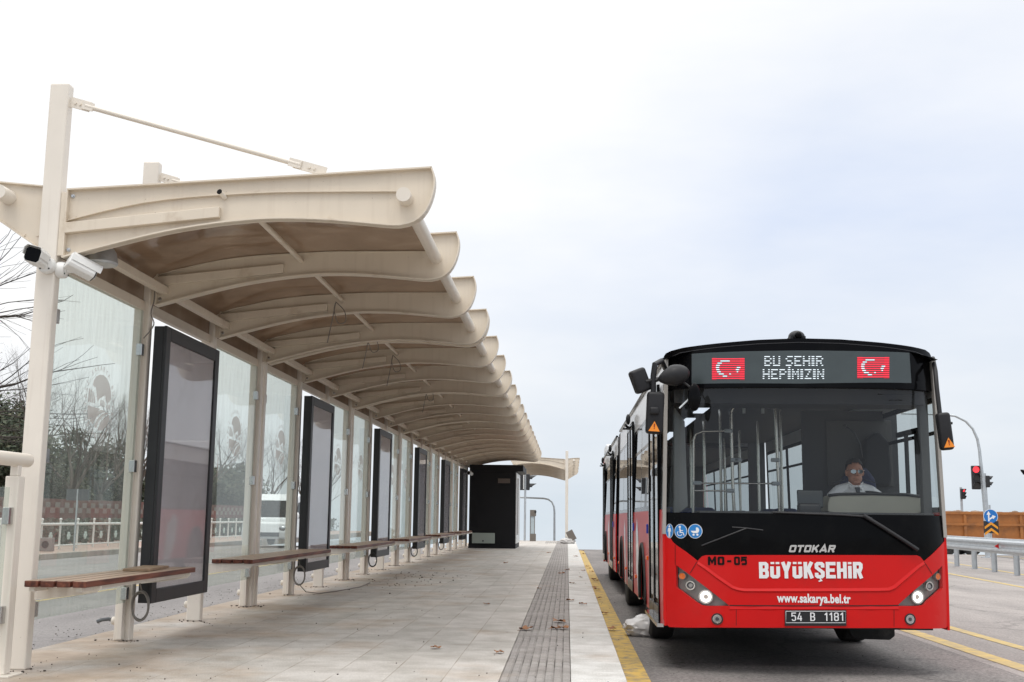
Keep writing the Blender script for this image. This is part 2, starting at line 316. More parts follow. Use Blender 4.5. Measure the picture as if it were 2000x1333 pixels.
    def mesh(s, name):
        me = bpy.data.meshes.new(name); me.from_pydata(s.v, [], s.f); me.validate(clean_customdata=False)
        bm = bmesh.new(); bm.from_mesh(me); bmesh.ops.recalc_face_normals(bm, faces=bm.faces); bm.to_mesh(me); bm.free(); return me
    def build(s, name, m, parent=None, **k): return link(name, s.mesh(name), m, parent, **k)
def patch(name, poly, mp_, m, parent=None, du=None, dv=None, thick=0, flip=False, holes=(), smooth=40, loc=None):
    """2D outline -> cut into a grid -> mapped onto a curved surface by mp_(u,v,offset) -> given thickness"""
    bm = bmesh.new()
    def ring(pl): return [bm.verts.new((u, v, 0)) for u, v in pl]
    es = []
    for pl in [poly]+list(holes):
        vs = ring(pl)
        es += [bm.edges.new((vs[i], vs[(i+1) % len(vs)])) for i in range(len(vs))]
    bmesh.ops.triangle_fill(bm, use_beauty=True, use_dissolve=False, edges=es, normal=(0, 0, 1))
    us = [p[0] for p in poly]; vs_ = [p[1] for p in poly]
    def cut(lo, hi, st_, no):
        k = math.floor(lo/st_)+1
        while k*st_ < hi:
            co = (k*st_, 0, 0) if no[0] else (0, k*st_, 0)
            bmesh.ops.bisect_plane(bm, geom=bm.verts[:]+bm.edges[:]+bm.faces[:], plane_co=co, plane_no=no, dist=1e-5); k += 1
    if du: cut(min(us), max(us), du, (1, 0, 0))
    if dv: cut(min(vs_), max(vs_), dv, (0, 1, 0))
    bmesh.ops.recalc_face_normals(bm, faces=bm.faces)
    fs = bm.faces[:]
    if fs and sum(f.normal.z*f.calc_area() for f in fs) < 0: bmesh.ops.reverse_faces(bm, faces=fs)
    uv = {v: (v.co.x, v.co.y) for v in bm.verts}
    if thick:
        back = {}
        for v in list(uv): back[v] = bm.verts.new(mp_(uv[v][0], uv[v][1], -thick))
        bl = [(e.verts[0], e.verts[1], e) for e in bm.edges if len(e.link_faces) == 1]
        side = []
        for a, b, e in bl:
            l = [l for l in e.link_loops][0]; va = l.vert; vb = l.link_loop_next.vert
            side.append((va, vb))
        ff = [[v for v in f.verts] for f in fs]
        for f in ff: bm.faces.new([back[v] for v in reversed(f)])
        for va, vb in side: bm.faces.new([vb, va, back[va], back[vb]])
    for v, (a, b) in uv.items(): v.co = mp_(a, b, 0)
    if flip: bmesh.ops.reverse_faces(bm, faces=bm.faces)
    me = bpy.data.meshes.new(name); bm.to_mesh(me); bm.free()
    return link(name, me, m, parent, smooth=smooth, loc=loc)
def text_mesh(s, size=1, bold=0, extr=0, align='CENTER', shear=0, spacing=1.0):
    cu = bpy.data.curves.new('t', 'FONT'); cu.body = s; cu.size = size; cu.offset = bold; cu.extrude = extr; cu.align_x = align; cu.shear = shear; cu.resolution_u = 4; cu.space_character = spacing
    o = bpy.data.objects.new('t', cu); COL.objects.link(o); dg = bpy.context.evaluated_depsgraph_get(); dg.update()
    me = bpy.data.meshes.new_from_object(o.evaluated_get(dg)); bpy.data.objects.remove(o); bpy.data.curves.remove(cu); return me
def fit_text(name, s, m, parent, mp_, u0, u1, v0, v1, bold=0, shear=0, spacing=1.0, off=.004, vref=None):
    """text fitted to the rectangle u0..u1, v0..v1 of a surface given by mp_(u, v, offset)"""
    me = text_mesh(s, 1, bold, 0, 'LEFT', shear, spacing)
    xs = [v.co.x for v in me.vertices]; ys = [v.co.y for v in me.vertices]
    a, b = min(xs), max(xs); c, d = (vref if vref else (min(ys), max(ys)))
    for v in me.vertices:
        u = u0+(v.co.x-a)/(b-a)*(u1-u0); w_ = v0+(v.co.y-c)/(d-c)*(v1-v0); v.co = mp_(u, w_, off)
    return link(name, me, m, parent)
# ================================================================== SETTING
RZ = -.20
def gz(y):
    """the road tips over a crest at about 50 m and falls away beyond it"""
    if y < 46: return RZ
    if y < 60: return RZ-.042*(y-46)**2/28
    return RZ-.042*7-.042*(y-60)
def sheet(name, x0, x1, y0, y1, dz, m, dx=0, ny=None, kind='structure', label=None, cat=None, sl=0.0):
    """strip of ground following the crest; sl slants it sideways per metre of y (measured from y0)"""
    ys = [y0]; y = y0
    while y < y1:
        y += 2 if 40 <= y < 64 else (8 if y < 120 else 60); ys.append(min(y, y1))
    vs = []; fs = []
    for y in ys:
        s = sl*(y-y0)
        vs += [(x0+s, y, gz(y)+dz), (x1+s, y, gz(y)+dz)]
    for i in range(len(ys)-1): fs.append((2*i, 2*i+1, 2*i+3, 2*i+2))
    mb = MB().add(vs, fs); return props(mb.build(name, m), label, cat, None, kind)
sheet('ground', -900, 900, -300, 3000, -.012, GROUNDM)
sheet('left_road', -14.9, -4.6, -60, 400, -.004, ASPH3)
sheet('bus_lane', .3, 4.02, -60, 400, 0, ASPH)
sheet('right_road', 4.02, 60, -60, 400, -.004, ASPH2)
sheet('far_carriageway', 13.9, 60, 10, 400, 0, ASPH, sl=.09)
props(MB().box(-19.5, -14.9, -20, 90, -.35, -.05).build('far_pavement', PINKP), kind='structure')
props(MB().box(-14.9, -14.72, -20, 90, -.35, -.04).build('far_kerb', KERB2, bevel=.015), kind='structure')
# platform
PY0, PY1 = -6, 58.2
props(MB().box(-4.42, -.475, PY0, PY1, -.62, 0).build('platform_paving', PAVE), kind='structure')
props(MB().box(-.472, .028, PY0, PY1, -.62, -.002).build('tactile_paving', TACT), kind='structure')
tr_ = MB()
for i in range(8):
    x = -.472+.0625*i+.01
    tr_.box(x, x+.0425, PY0, PY1, -.0021, .0022)
props(tr_.build('tactile_ribs', TACT), kind='structure')
props(MB().box(.031, .431, PY0, PY1, -.62, 0).build('kerb_slabs', KERBM, bevel=.008), kind='structure')
tb = MB()
for i in range(12): tb.box(-1.0+.09*i, -.955+.09*i, 52.6, 56.6, -.001, .008)
props(tb.build('crossing_tactile_paving', TACT), kind='structure')
sheet('yellow_kerb_line', .475, .70, -6, 47.5, .004, YEL)
cv = MB(); pv = []; pf = []
for i in range(13):
    a = i/12*1.25; cx = .475-1.6; r0, r1 = 1.6, 1.825
    pv += [(cx+r0*math.cos(a), 47.5+r0*math.sin(a)*1.9, gz(49)+.012), (cx+r1*math.cos(a), 47.5+r1*math.sin(a)*1.9, gz(49)+.012)]
for i in range(12): pf.append((2*i, 2*i+1, 2*i+3, 2*i+2))
props(cv.add(pv, pf).build('yellow_line_curve', YEL), kind='structure')
for k, (x0, x1, sl) in enumerate([(4.16, 4.36, 0), (4.86, 5.01, .0)]):
    sheet('yellow_median_line', x0, x1, -6, 46, .0003, YEL2, sl=sl)
sheet('yellow_lane_line', 8.42, 8.58, 10, 60, .0003, YEL2, sl=.078)
sheet('yellow_edge_line', 9.7, 9.85, 10, 60, .0003, YEL2, sl=.108)
sheet('yellow_far_line', 16.9, 17.05, 30, 62, .004, YEL2, sl=.05)
sheet('pale_lane_line', -8.06, -7.94, -6, 80, .0003, YEL2)
# tar seam / tyre marks are in the asphalt; a hand-cut tar line beside the bus
# ================================================================== SHELTERS
PXC = -3.98            # post centre line
TOP = [(-3.862, 3.597), (-3.18, 3.636), (-2.785, 3.66), (-1.994, 3.706), (-1.04, 3.764)]
TIP = [(-1.018, 3.70), (-1.012, 3.63), (-1.024, 3.55), (-1.05, 3.468), (-1.095, 3.39), (-1.165, 3.333), (-1.274, 3.303)]
BOT = [(-1.39, 3.306), (-1.51, 3.318), (-1.783, 3.342), (-2.019, 3.354), (-2.255, 3.355), (-2.451, 3.343), (-2.687, 3.318), (-2.962, 3.275), (-3.197, 3.226), (-3.471, 3.156), (-3.705, 3.094), (-3.862, 3.05)]
RIB = [(-3.85, 3.343), (-3.568, 3.418), (-3.253, 3.486), (-2.936, 3.526), (-2.659, 3.545), (-2.264, 3.565), (-1.831, 3.570), (-1.29, 3.571)]
WING = [(-4.068, 3.626), (-4.392, 3.658), (-4.64, 3.668), (-4.655, 3.60), (-4.62, 3.50), (-4.54, 3.42), (-4.45, 3.372), (-4.365, 3.330), (-4.237, 3.245), (-4.11, 3.162), (-4.068, 3.12)]
def strip(mb, pts, t, y0, y1, sgn=1):
    """flange: a plate of thickness t along an XZ polyline, between y0 and y1"""
    n = len(pts); vs = []; fs = []
    for i, (x, z) in enumerate(pts):
        a = pts[max(i-1, 0)]; b = pts[min(i+1, n-1)]; d = Vector((b[0]-a[0], b[1]-a[1])).normalized(); nx, nz_ = -d.y*sgn*t, d.x*sgn*t
        vs += [(x, y0, z), (x, y1, z), (x+nx, y1, z+nz_), (x+nx, y0, z+nz_)]
    for i in range(n-1):
        for k in range(4): fs.append((4*i+k, 4*i+(k+1) % 4, 4*i+4+(k+1) % 4, 4*i+4+k))
    fs += [(0, 1, 2, 3), (4*n-1, 4*n-2, 4*n-3, 4*n-4)]
    return mb.add(vs, fs)
def smooth_poly(pts, k=3):
    out_ = []
    for i in range(len(pts)-1):
        p0 = Vector(pts[max(i-1, 0)]); p1 = Vector(pts[i]); p2 = Vector(pts[i+1]); p3 = Vector(pts[min(i+2, len(pts)-1)])
        for j in range(k):
            t_ = j/k; out_.append(tuple(.5*((2*p1)+(-p0+p2)*t_+(2*p0-5*p1+4*p2-p3)*t_*t_+(-p0+3*p1-3*p2+p3)*t_**3)))
    out_.append(tuple(pts[-1])); return out_
def offx(pts): return [(x-PXC, z) for x, z in pts]
top, tip, bot, rib, wing = map(offx, (TOP, TIP, BOT, RIB, WING))
outline = top[:-1]+smooth_poly([top[-1]]+tip+bot, 2)
PD = .10; OFFS = [0, 1.98, 3.95, 5.93]
def roof_mat():
    m = bpy.data.materials.new('bronze_sheet'); m.use_nodes = True; t = m.node_tree; b = t.nodes['Principled BSDF']
    tcn = N(t, 'ShaderNodeTexCoord'); n = N(t, 'ShaderNodeTexNoise'); n.inputs['Scale'].default_value = 1.6; n.inputs['Detail'].default_value = 7; n.inputs['Distortion'].default_value = .8
    t.links.new(tcn.outputs['Object'], n.inputs['Vector'])
    r = ramp(t, [(.30, (.20, .145, .105)), (.55, (.34, .26, .195)), (.75, (.50, .41, .32))], n.outputs['Fac']); t.links.new(r.outputs[0], b.inputs['Base Color'])  # paler tones put the sheet's pale reflections into its base colour
    b.inputs['Roughness'].default_value = .07; b.inputs['IOR'].default_value = 1.6
    n2 = N(t, 'ShaderNodeTexNoise'); n2.inputs['Scale'].default_value = 1.1; n2.inputs['Detail'].default_value = 1; t.links.new(tcn.outputs['Object'], n2.inputs['Vector'])
    bn = N(t, 'ShaderNodeBump'); bn.inputs['Strength'].default_value = .9; bn.inputs['Distance'].default_value = .05; t.links.new(n2.outputs['Fac'], bn.inputs['Height']); t.links.new(bn.outputs[0], b.inputs['Normal'])
    tl = N(t, 'ShaderNodeBsdfTranslucent'); tl.inputs[0].default_value = (.48, .36, .26, 1)
    ms = N(t, 'ShaderNodeMixShader', i_0=.26); t.links.new(b.outputs[0], ms.inputs[1]); t.links.new(tl.outputs[0], ms.inputs[2])
    t.links.new(ms.outputs[0], t.nodes['Material Output'].inputs[0]); return m
ROOF = roof_mat(); ETCH = glass('etched_film', (.92, .90, .89), haze=.62, hcol=(.66, .59, .56), boost=.1)
# ---- mesh makers, local coordinates: x from the post centre line, y from the front of the first post
def post_mesh():
    mb = MB().box(-.075, .075, 0, PD, 0, 4.45); return mb.mesh('post')
def beam_mesh():
    mb = MB(); yc = PD/2
    mb.prism(outline, yc-.006, yc+.006, 'y')
    strip(mb, top, .012, .0, PD, -1)
    bo = smooth_poly([top[-1]]+tip+bot, 2)
    strip(mb, bo, .012, .0, PD, -1)
    mb.box(.118, .13, .0, PD, bot[-1][1]+.01, top[0][1]-.014)
    mb.box(.0765, .1175, .012, PD-.012, bot[-1][1]+.02, top[0][1]-.03)
    strip(mb, smooth_poly(rib, 2), .006, .015, yc-.0065, 1); strip(mb, smooth_poly(rib, 2), .006, yc+.0065, PD-.015, 1)
    return mb.mesh('roof_beam')
def bolts_mesh(): return MB().lathe([(.018, 0), (.018, -.006), (.011, -.007), (.011, -.016)], (0, 0, 0), 'y', 6).mesh('bolt')
def wing_mesh():
    mb = MB(); w_ = wing[1:-1]
    pl = [(-.0765, wing[0][1]-.0)]+[p for p in w_]+[(-.0765, wing[-1][1])]
    mb.prism(pl, PD/2-.006, PD/2+.006, 'y'); lo = smooth_poly([wing[0]]+[wing[1], wing[2]], 1)
    strip(mb, [(-.08, wing[0][1])]+wing[1:3], .010, .012, PD-.012, 1)
    strip(mb, smooth_poly(wing[2:-1], 2)+[(-.08, wing[-1][1])], .010, .012, PD-.012, 1)
    for x, z in ((-.21, 3.24), (-.10, 3.24)): mb.lathe([(.014, 0), (.014, -.008)], (x, PD/2-.0065, z), 'y', 8)
    return mb.mesh('wing_bracket')
def rod_mesh():
    mb = MB(); y = PD/2; a = Vector((.085, y, 4.31)); b = Vector((2.12, y, 3.735)); d = (b-a).normalized(); n = Vector((-d.z, 0, d.x))
    def plate(p, q, h, y0_, y1_):
        mb.add([p+n*h+Vector((0, y0_, 0)), p-n*h+Vector((0, y0_, 0)), q-n*h+Vector((0, y0_, 0)), q+n*h+Vector((0, y0_, 0)),
                p+n*h+Vector((0, y1_, 0)), p-n*h+Vector((0, y1_, 0)), q-n*h+Vector((0, y1_, 0)), q+n*h+Vector((0, y1_, 0))],
               [(0, 1, 2, 3), (7, 6, 5, 4), (0, 4, 5, 1), (1, 5, 6, 2), (2, 6, 7, 3), (3, 7, 4, 0)])
    plate(a-d*.01, a+d*.16, .04, -.006, .006); plate(b-d*.26, b, .036, -.006, .006)
    plate(a+d*.10, a+d*.19, .032, -.018, -.007); plate(b-d*.30, b-d*.20, .032, -.018, -.007)
    mb.tube([a+d*.12, b-d*.21], .021, 12)
    for q in (.035, .075): mb.lathe([(.011, 0), (.011, -.010)], tuple(a+d*q+Vector((0, -.006, 0))), 'y', 6); mb.lathe([(.011, 0), (.011, -.010)], tuple(b-d*(q+.06)+Vector((0, -.006, 0))), 'y', 6)
    return mb.mesh('tie_rod')
def duct_mesh():
    mb = MB(); y0, y1 = -.004, PD/2-.0075; x0, x1 = -3.855-PXC, -2.66-PXC
    mb.hexa([(x0, y0, 3.243), (x1, y0, 3.368), (x1, y1, 3.368), (x0, y1, 3.243)], [(x0, y0, 3.325), (x1, y0, 3.449), (x1, y1, 3.449), (x0, y1, 3.325)]); return mb.mesh('lighting_duct')
EA, EB = 85.0, 220.0
def emblem_mesh(yc, zc, x, R=.235):
    """round etched emblem: wave-like head, bridge arches, furrowed field, ring of letters. +y is to the right seen from the platform"""
    mb = MB()
    def q(px, py): return (yc+(px-685)/EA*R, zc-(py-725)/EB*R)
    def poly(pl, nm=None):
        bm = bmesh.new(); vs = [bm.verts.new((x, *q(a, b))) for a, b in pl]; f = bm.faces.new(vs); bmesh.ops.triangulate(bm, faces=[f])
        mb.add([v.co.copy() for v in bm.verts], [tuple(v.index for v in f.verts) for f in bm.faces] if not bm.verts.index_update() else []); bm.free()
    poly([(640, 618), (627, 604), (632, 570), (648, 532), (672, 510), (700, 505), (728, 522), (750, 560), (764, 610), (769, 655), (769, 690), (762, 688), (757, 712), (750, 700), (744, 740), (736, 690), (728, 680), (722, 658), (714, 668), (708, 648), (701, 670), (694, 658), (684, 672), (680, 700), (672, 735), (664, 700), (660, 670), (655, 640), (648, 612)])
    for a in range(4):   # left half arch with bars
        poly([(602+a*13, 742), (602+a*13, 636+a*a*4.5), (612+a*13, 640+a*a*6), (612+a*13, 744)])
    for a in range(4):
        poly([(690+a*9, 752), (690+a*9, 712-10*math.sin((a+.5)*.8)), (696+a*9, 712-10*math.sin((a+1)*.8)), (696+a*9, 754)])
    for a in range(3): poly([(738+a*10, 762), (738+a*10, 735-a*4), (745+a*10, 732-a*4), (745+a*10, 764)])
    # lower half: field with three furrows
    poly([(600, 770), (692, 776), (660, 800), (632, 840), (614, 880), (604, 835)])
    poly([(702, 780), (735, 788), (695, 812), (668, 850), (646, 905), (622, 888), (640, 845), (668, 805)])
    poly([(742, 792), (757, 800), (720, 830), (692, 868), (672, 935), (655, 920), (676, 862), (704, 818)])
    poly([(762, 806), (764, 850), (748, 900), (722, 936), (690, 947), (684, 940), (700, 880), (728, 838)])
    s = 'SAKARYA BÜYÜKŞEHİR BELEDİYESİ'; n = len(s)+1
    for i, ch in enumerate(s):
        if ch == ' ': continue
        a = R_(128)-2*math.pi*i/n
        me = text_mesh(ch, .062, .0006)
        cy, cz = yc+R*1.22*math.cos(a), zc+R*1.22*math.sin(a); rr = a-math.pi/2
        vs = []
        for v in me.vertices:
            u, w_ = v.co.x, v.co.y-.02; vs.append((x, cy+u*math.cos(rr)-w_*math.sin(rr), cz+u*math.sin(rr)+w_*math.cos(rr)))
        mb.add(vs, [tuple(p.vertices) for p in me.polygons]); bpy.data.meshes.remove(me)
    me = bpy.data.meshes.new('emblem'); me.from_pydata(mb.v, [], mb.f); return me
GX = .035           # glass plane, local x (pane stands just behind the front faces)
def pane_parts():
    return MB().box(GX-.005, GX+.005, PD+.015, 1.925, .34, 2.99).mesh('glass_pane')
def clamp_mesh(y, z):
    return MB().box(GX-.022, GX+.030, y-.032, y+.032, z-.055, z+.055).mesh('glass_clamp')
SH_M = {}
def shelter(y0, label, group, first=True):
    e = empty('bus_shelter', (PXC, y0, 0), label, 'bus shelter', group)
    def g(key, fn):
        if key not in SH_M: SH_M[key] = fn()
        return SH_M[key]
    def put(key, fn, m, y=0, parent=e, **k):
        o = link(key, g(key, fn), m, parent, **k); o.location = (0, y, 0); return o
    for i, dy in enumerate(OFFS):
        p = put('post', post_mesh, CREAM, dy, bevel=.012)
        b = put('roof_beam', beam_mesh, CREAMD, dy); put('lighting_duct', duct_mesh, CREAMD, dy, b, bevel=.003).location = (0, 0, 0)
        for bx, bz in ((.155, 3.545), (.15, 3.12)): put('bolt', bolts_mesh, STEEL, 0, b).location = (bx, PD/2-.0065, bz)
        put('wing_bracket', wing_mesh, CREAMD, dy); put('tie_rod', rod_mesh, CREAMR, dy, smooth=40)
        put('conduit_cap', lambda: MB().lathe([(.028, 0), (.036, -.01), (.036, -.03), (.024, -.04)], (-.076, PD/2, .17), 'x', 14).mesh('conduit_cap'), CREAM, dy, smooth=40)
    L = OFFS[-1]+PD
    put('front_tube', lambda: MB().tube([(-1.235-PXC, -.10, 3.515), (-1.235-PXC, L+.0, 3.515)], .056, 18).mesh('front_tube'), CREAMR, smooth=40)
    put('rear_tube', lambda: MB().tube([(-4.33-PXC, -.13, 3.535), (-4.33-PXC, L, 3.535)], .056, 18).mesh('rear_tube'), CREAM, smooth=40)
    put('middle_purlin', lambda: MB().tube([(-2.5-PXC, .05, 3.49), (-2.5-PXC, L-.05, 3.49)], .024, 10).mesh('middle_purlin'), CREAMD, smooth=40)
    def headers():
        mb = MB()
        for i in range(3):
            a, b = OFFS[i]+PD+.002, OFFS[i+1]-.002
            mb.box(-.03, .03, a, b, 3.0, 3.09); mb.box(.16, .23, a-.05, b+.05, 3.16, 3.23)
        return mb.mesh('header_rail')
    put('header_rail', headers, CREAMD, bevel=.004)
    def infill():
        mb = MB()
        for i in range(3): mb.box(-.012, .012, OFFS[i]+PD+.002, OFFS[i+1]-.002, 3.0905, 3.62)
        return mb.mesh('rear_infill')
    put('rear_infill', infill, ROOF)
    def sheetm(k):
        def f():
            mb = MB(); rp = smooth_poly([(.02, 3.24)]+[(x, z+.012) for x, z in rib], 2)
            strip(mb, rp, .005, OFFS[k]+PD/2+.01, OFFS[k+1]+PD/2-.01, 1)
            return mb.mesh('roof_sheet')
        return f
    for k in range(3):
        put('roof_sheet', sheetm(k), ROOF, smooth=40)
        SH_M.pop('roof_sheet')
        def rs(k=k):
            return strip(MB(), smooth_poly([(-.02, 3.26), (-.10, 3.33), (-.25, 3.43), (-.35, 3.47)], 2), .005, OFFS[k]+PD/2+.01, OFFS[k+1]+PD/2-.01, -1).mesh('rear_roof_sheet')
        put('rear_roof_sheet', rs, ROOF, smooth=40); SH_M.pop('rear_roof_sheet')
    for i in (0, 2):
        gp = put('glass_pane', pane_parts, GLS, OFFS[i])
        put('emblem', lambda: emblem_mesh(1.07, 2.05, GX+.0062), ETCH, 0, gp)
        for z in (.42, 1.55, 2.62):
            for y in (.135, 1.90):
                key = 'glass_clamp'; o = link(key, g((key, z, y), lambda: clamp_mesh(y, z)), STEEL, gp, bevel=.004)
    for i in (0, 2):   # narrow upright that the pane is held by, beside the far post
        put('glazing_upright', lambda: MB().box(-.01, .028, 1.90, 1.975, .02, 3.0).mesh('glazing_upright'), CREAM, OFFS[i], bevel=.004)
    return e
ords = ['nearest the camera, with the tallest looking post', 'second from the camera', 'third from the camera', 'fourth from the camera', 'fifth from the camera', 'farthest, reaching over the black kiosk']
Y0S = [8.28+6.12*k for k in range(6)]
for k, y0 in enumerate(Y0S):
    shelter(y0, 'cream steel shelter section of the long row, '+ords[k], 'shelter sections along the platform')
# ---- far shelter, facing the other way, beyond the kiosk
fe = empty('bus_shelter', (-.02, 59.6, 0), 'cream shelter facing the other way, beyond the black kiosk', 'bus shelter')
def mirror(me):
    me = me.copy()
    for v in me.vertices: v.co.x = -v.co.x
    me.flip_normals(); return me
bm_, pm_, wm_ = mirror(SH_M['roof_beam']), SH_M['post'], mirror(SH_M['wing_bracket'])
for i in range(5):
    o = link('post', pm_, CREAM, fe, bevel=.012); o.location = (0, i*2.0, .17 if i == 0 else .1)
    o = link('roof_beam', bm_, CREAMD, fe); o.location = (0, i*2.0, .60-.08*i)
    o = link('wing_bracket', wm_, CREAMD, fe); o.location = (0, i*2.0, .60-.08*i)
tbm = MB().tube([(.36, -.1, 4.13), (.36, 8.2, 3.81)], .056, 14).build('rear_tube', CREAM, fe, smooth=40)
shm = strip(MB(), [(-x, z+.6) for x, z in smooth_poly(rib, 1)], .005, .06, 8.0, -1).build('roof_sheet', ROOF, fe)
# ---- advertising panels
PAPER = mat('poster_backing', (.72, .68, .70), .45, noise=.06, nscale=2, dirt=(.60, .55, .55), dscale=2.5, dmin=.5, dmax=.75)
adn = ['nearest the camera, between two cream posts', 'second from the camera', 'third from the camera', 'fourth from the camera', 'fifth from the camera', 'farthest, in front of the black kiosk']
AY0, AY1 = 2.0, 3.62
def hollow(mb, y0, y1, z0, z1, b, x0, x1):
    mb.box(x0, x1, y0, y0+b, z0, z1).box(x0, x1, y1-b, y1, z0, z1).box(x0, x1, y0+b, y1-b, z0, z0+b).box(x0, x1, y0+b, y1-b, z1-b, z1); return mb
case_me = MB().box(.122, .215, AY0, AY1, .33, 2.86).mesh('case')
fr_me = hollow(MB(), AY0-.004, AY1+.004, .326, 2.864, .125, .2155, .245).mesh('door_frame')
pp_me = MB().box(.2155, .224, AY0+.123, AY1-.123, .452, 2.737).mesh('poster')
pg_me = MB().box(.230, .234, AY0+.123, AY1-.123, .452, 2.737).mesh('cover_glass')
for k, y0 in enumerate(Y0S):
    e = empty('advertising_panel', (PXC, y0, 0), 'black framed empty poster box '+adn[k], 'poster box', 'poster boxes along the shelter')
    link('case', case_me, BLACK, e, bevel=.006); link('door_frame', fr_me, BLACK, e, bevel=.006); link('poster', pp_me, PAPER, e); link('cover_glass', pg_me, PGL, e)
# ---- benches
def plank(mb, x, y0, y1): mb.box(x, x+.098, y0, y1, .607, .652)
bench_names = ['nearest bench, with a loose board lying on it', ]
BN = 0
def bench(y0, y1, brs, label):
    e = empty('bench', (-3.86, y0, 0), label, 'bench', 'slatted benches along the shelter')
    for i in range(4): mb = MB(); plank(mb, .045+i*.116, 0, y1-y0); mb.build('plank', WOOD, e, bevel=.006)
    for b in brs:
        y = b-y0
        MB().prism([(.0, .50), (.0, .604), (.49, .604), (.49, .588), (.46, .56), (.22, .525)], y-.004, y+.004, 'y').build('bracket', CREAM, e)
    MB().box(.06, .10, .05, y1-y0-.05, .575, .604).build('rail', CREAM, e); MB().box(.40, .44, .05, y1-y0-.05, .575, .604).build('rail', CREAM, e)
names = ['first bench, nearest the camera, with a loose board on it', 'bench just beyond the nearest poster box', 'bench joined behind the second one, before the second poster box', 'bench just beyond the second poster box', 'bench before the third poster box', 'bench just beyond the third poster box', 'bench before the fourth poster box', 'bench just beyond the fourth poster box', 'bench before the fifth poster box', 'bench just beyond the fifth poster box', 'last bench before the black kiosk', 'hidden bench beside the black kiosk']
k = 0
for i, y0 in enumerate(Y0S):
    a = (7.98, y0+2.08) if i == 0 else (y0-.075, y0+1.95)
    bench(a[0], a[1], [y0-.02, y0+2.0] if i else [8.25, 10.22], 'brown slatted '+names[k]); k += 1
    if i < 5: bench(y0+3.97, y0+6.035, [y0+4.0, y0+5.9], 'brown slatted '+names[k]); k += 1
lb = MB().box(-.11, .11, -.33, .33, 0, .022).build('loose_board', mat('old_board', (.28, .19, .12), .7, noise=.3, nscale=9), bevel=.003)
props(lb, 'short loose board lying on the nearest bench', 'board'); lb.location = (-3.60, 9.75, .6535); lb.rotation_euler = (0, 0, R_(6))
# ---- glass railing running on from the first post
e = empty('glass_railing', (onY(50, 912, 8.12).x, 8.1, 0), 'cream tube handrail with glass panel joining the nearest post', 'railing')
MB().tube([(0, .04, 1.50), (0, -2.6, 1.50)], .05, 18).build('handrail', CREAMR, e, smooth=40)
MB().ball((0, .04, 1.50), (.05, .03, .05)).build('handrail_end', CREAM, e, smooth=True)
for y in (-.12, -2.4):
    MB().box(-.05, .05, y-.05, y+.05, .012, 1.38).box(-.03, .03, y-.03, y+.03, 1.38, 1.46).build('railing_post', CREAM, e, bevel=.008)
    MB().box(-.11, .11, y-.11, y+.11, .0, .012).build('base_plate', CREAM, e, bevel=.003)
gp = MB().box(-.005, .005, -2.3, -.20, .20, 1.30).build('glass_pane', GLS, e)
for z in (.42, 1.1): MB().box(-.02, .03, -.235, -.16, z-.06, z+.06).build('glass_clamp', STEEL, gp, bevel=.004)
# ---- CCTV cameras
def cctv(loc, base_dir, arm, d, label, name='security_camera'):
    e = empty(name, loc, label, 'security camera')
    b = Vector(base_dir).normalized(); q = Vector((0, 0, 1)).rotation_difference(b).to_matrix().to_4x4()
    me = MB().lathe([(.062, 0), (.064, .01), (.064, .05), (.058, .062), (.036, .066), (.034, .075)], (0, 0, 0), 'z', 28).mesh('mount'); me.transform(q); link('mount', me, WHITEP, e, smooth=35)
    s = MB()
    for k in range(4):
        a = R_(45+90*k); s.lathe([(.006, .062), (.006, .068)], (.047*math.cos(a), .047*math.sin(a), 0), 'z', 8)
    me = s.mesh('screws'); me.transform(q); link('screws', me, PLAST, e)
    A = Vector(arm); p0 = b*.07
    MB().tube([p0, p0+(A-p0)*.55, A], [.024, .022, .020], 14).ball(A, .030, 14, 10).build('arm', WHITEP, e, smooth=40)
    d = Vector(d).normalized(); rq = Vector((0, 1, 0)).rotation_difference(d).to_matrix().to_4x4()
    def place(me): me.transform(Matrix.Translation(A+Vector((0, 0, .03)))@rq); return me
    w_, h_ = .060, .058
    oct_ = [(-w_, -.035), (-.045, -h_), (.045, -h_), (w_, -.035), (w_, .035), (.045, h_), (-.045, h_), (-w_, .035)]
    link('housing', place(MB().prism(oct_, -.10, .115, 'y').mesh('housing')), WHITEP, e, bevel=.008)
    link('front_window', place(MB().prism([(x*.90, z*.90) for x, z in oct_], .1155, .122, 'y').mesh('front_window')), GBLACK, e, bevel=.003)
    sh = [(-w_-.004, -.01), (-w_-.004, .038), (-.047, h_+.004), (.047, h_+.004), (w_+.004, .038), (w_+.004, -.01)]
    mb = MB(); strip(mb, sh, .003, -.09, .145, 1); link('sun_shield', place(mb.mesh('sun_shield')), WHITEP, e)
    return e
c1 = onY(95, 520, 8.275)
cctv(tuple(c1), (0, -1, 0), (-.02, -.15, .0), (.17, -1, -.02), 'white box camera facing forward on the nearest post')
cctv((PXC+.078, 8.33, c1.z-.02), (1, 0, 0), (.17, .0, .0), (.70, .55, -.36), 'white bullet camera pointing right from the nearest post')
e = empty('security_camera', tuple(onY(437, 384, 8.32)), 'tiny bullet camera on the nearest roof beam', 'security camera')
MB().tube([(.01, 0, -.01), (-.008, -.08, .012)], .019, 14).build('housing', CREAM, e, smooth=40)
MB().tube([(-.008, -.0805, .012), (-.0095, -.086, .0135)], .021, 14).build('lens_ring', GBLACK, e, smooth=40)
pL = onY(195, 492, 8.72)
e = empty('ceiling_lamp', (pL.x, 8.75, 3.10), 'grey drum lamp under the nearest roof beam', 'lamp')
MB().lathe([(.125, -.0), (.135, .015), (.118, .10), (.10, .13)], (0, 0, 0), 'z', 32).build('housing', GALV, e, smooth=35)
MB().lathe([(.118, -.004), (.118, .002)], (0, 0, 0), 'z', 32).build('diffuser', mat('opal', (.5, .5, .48), .3), e, smooth=35)
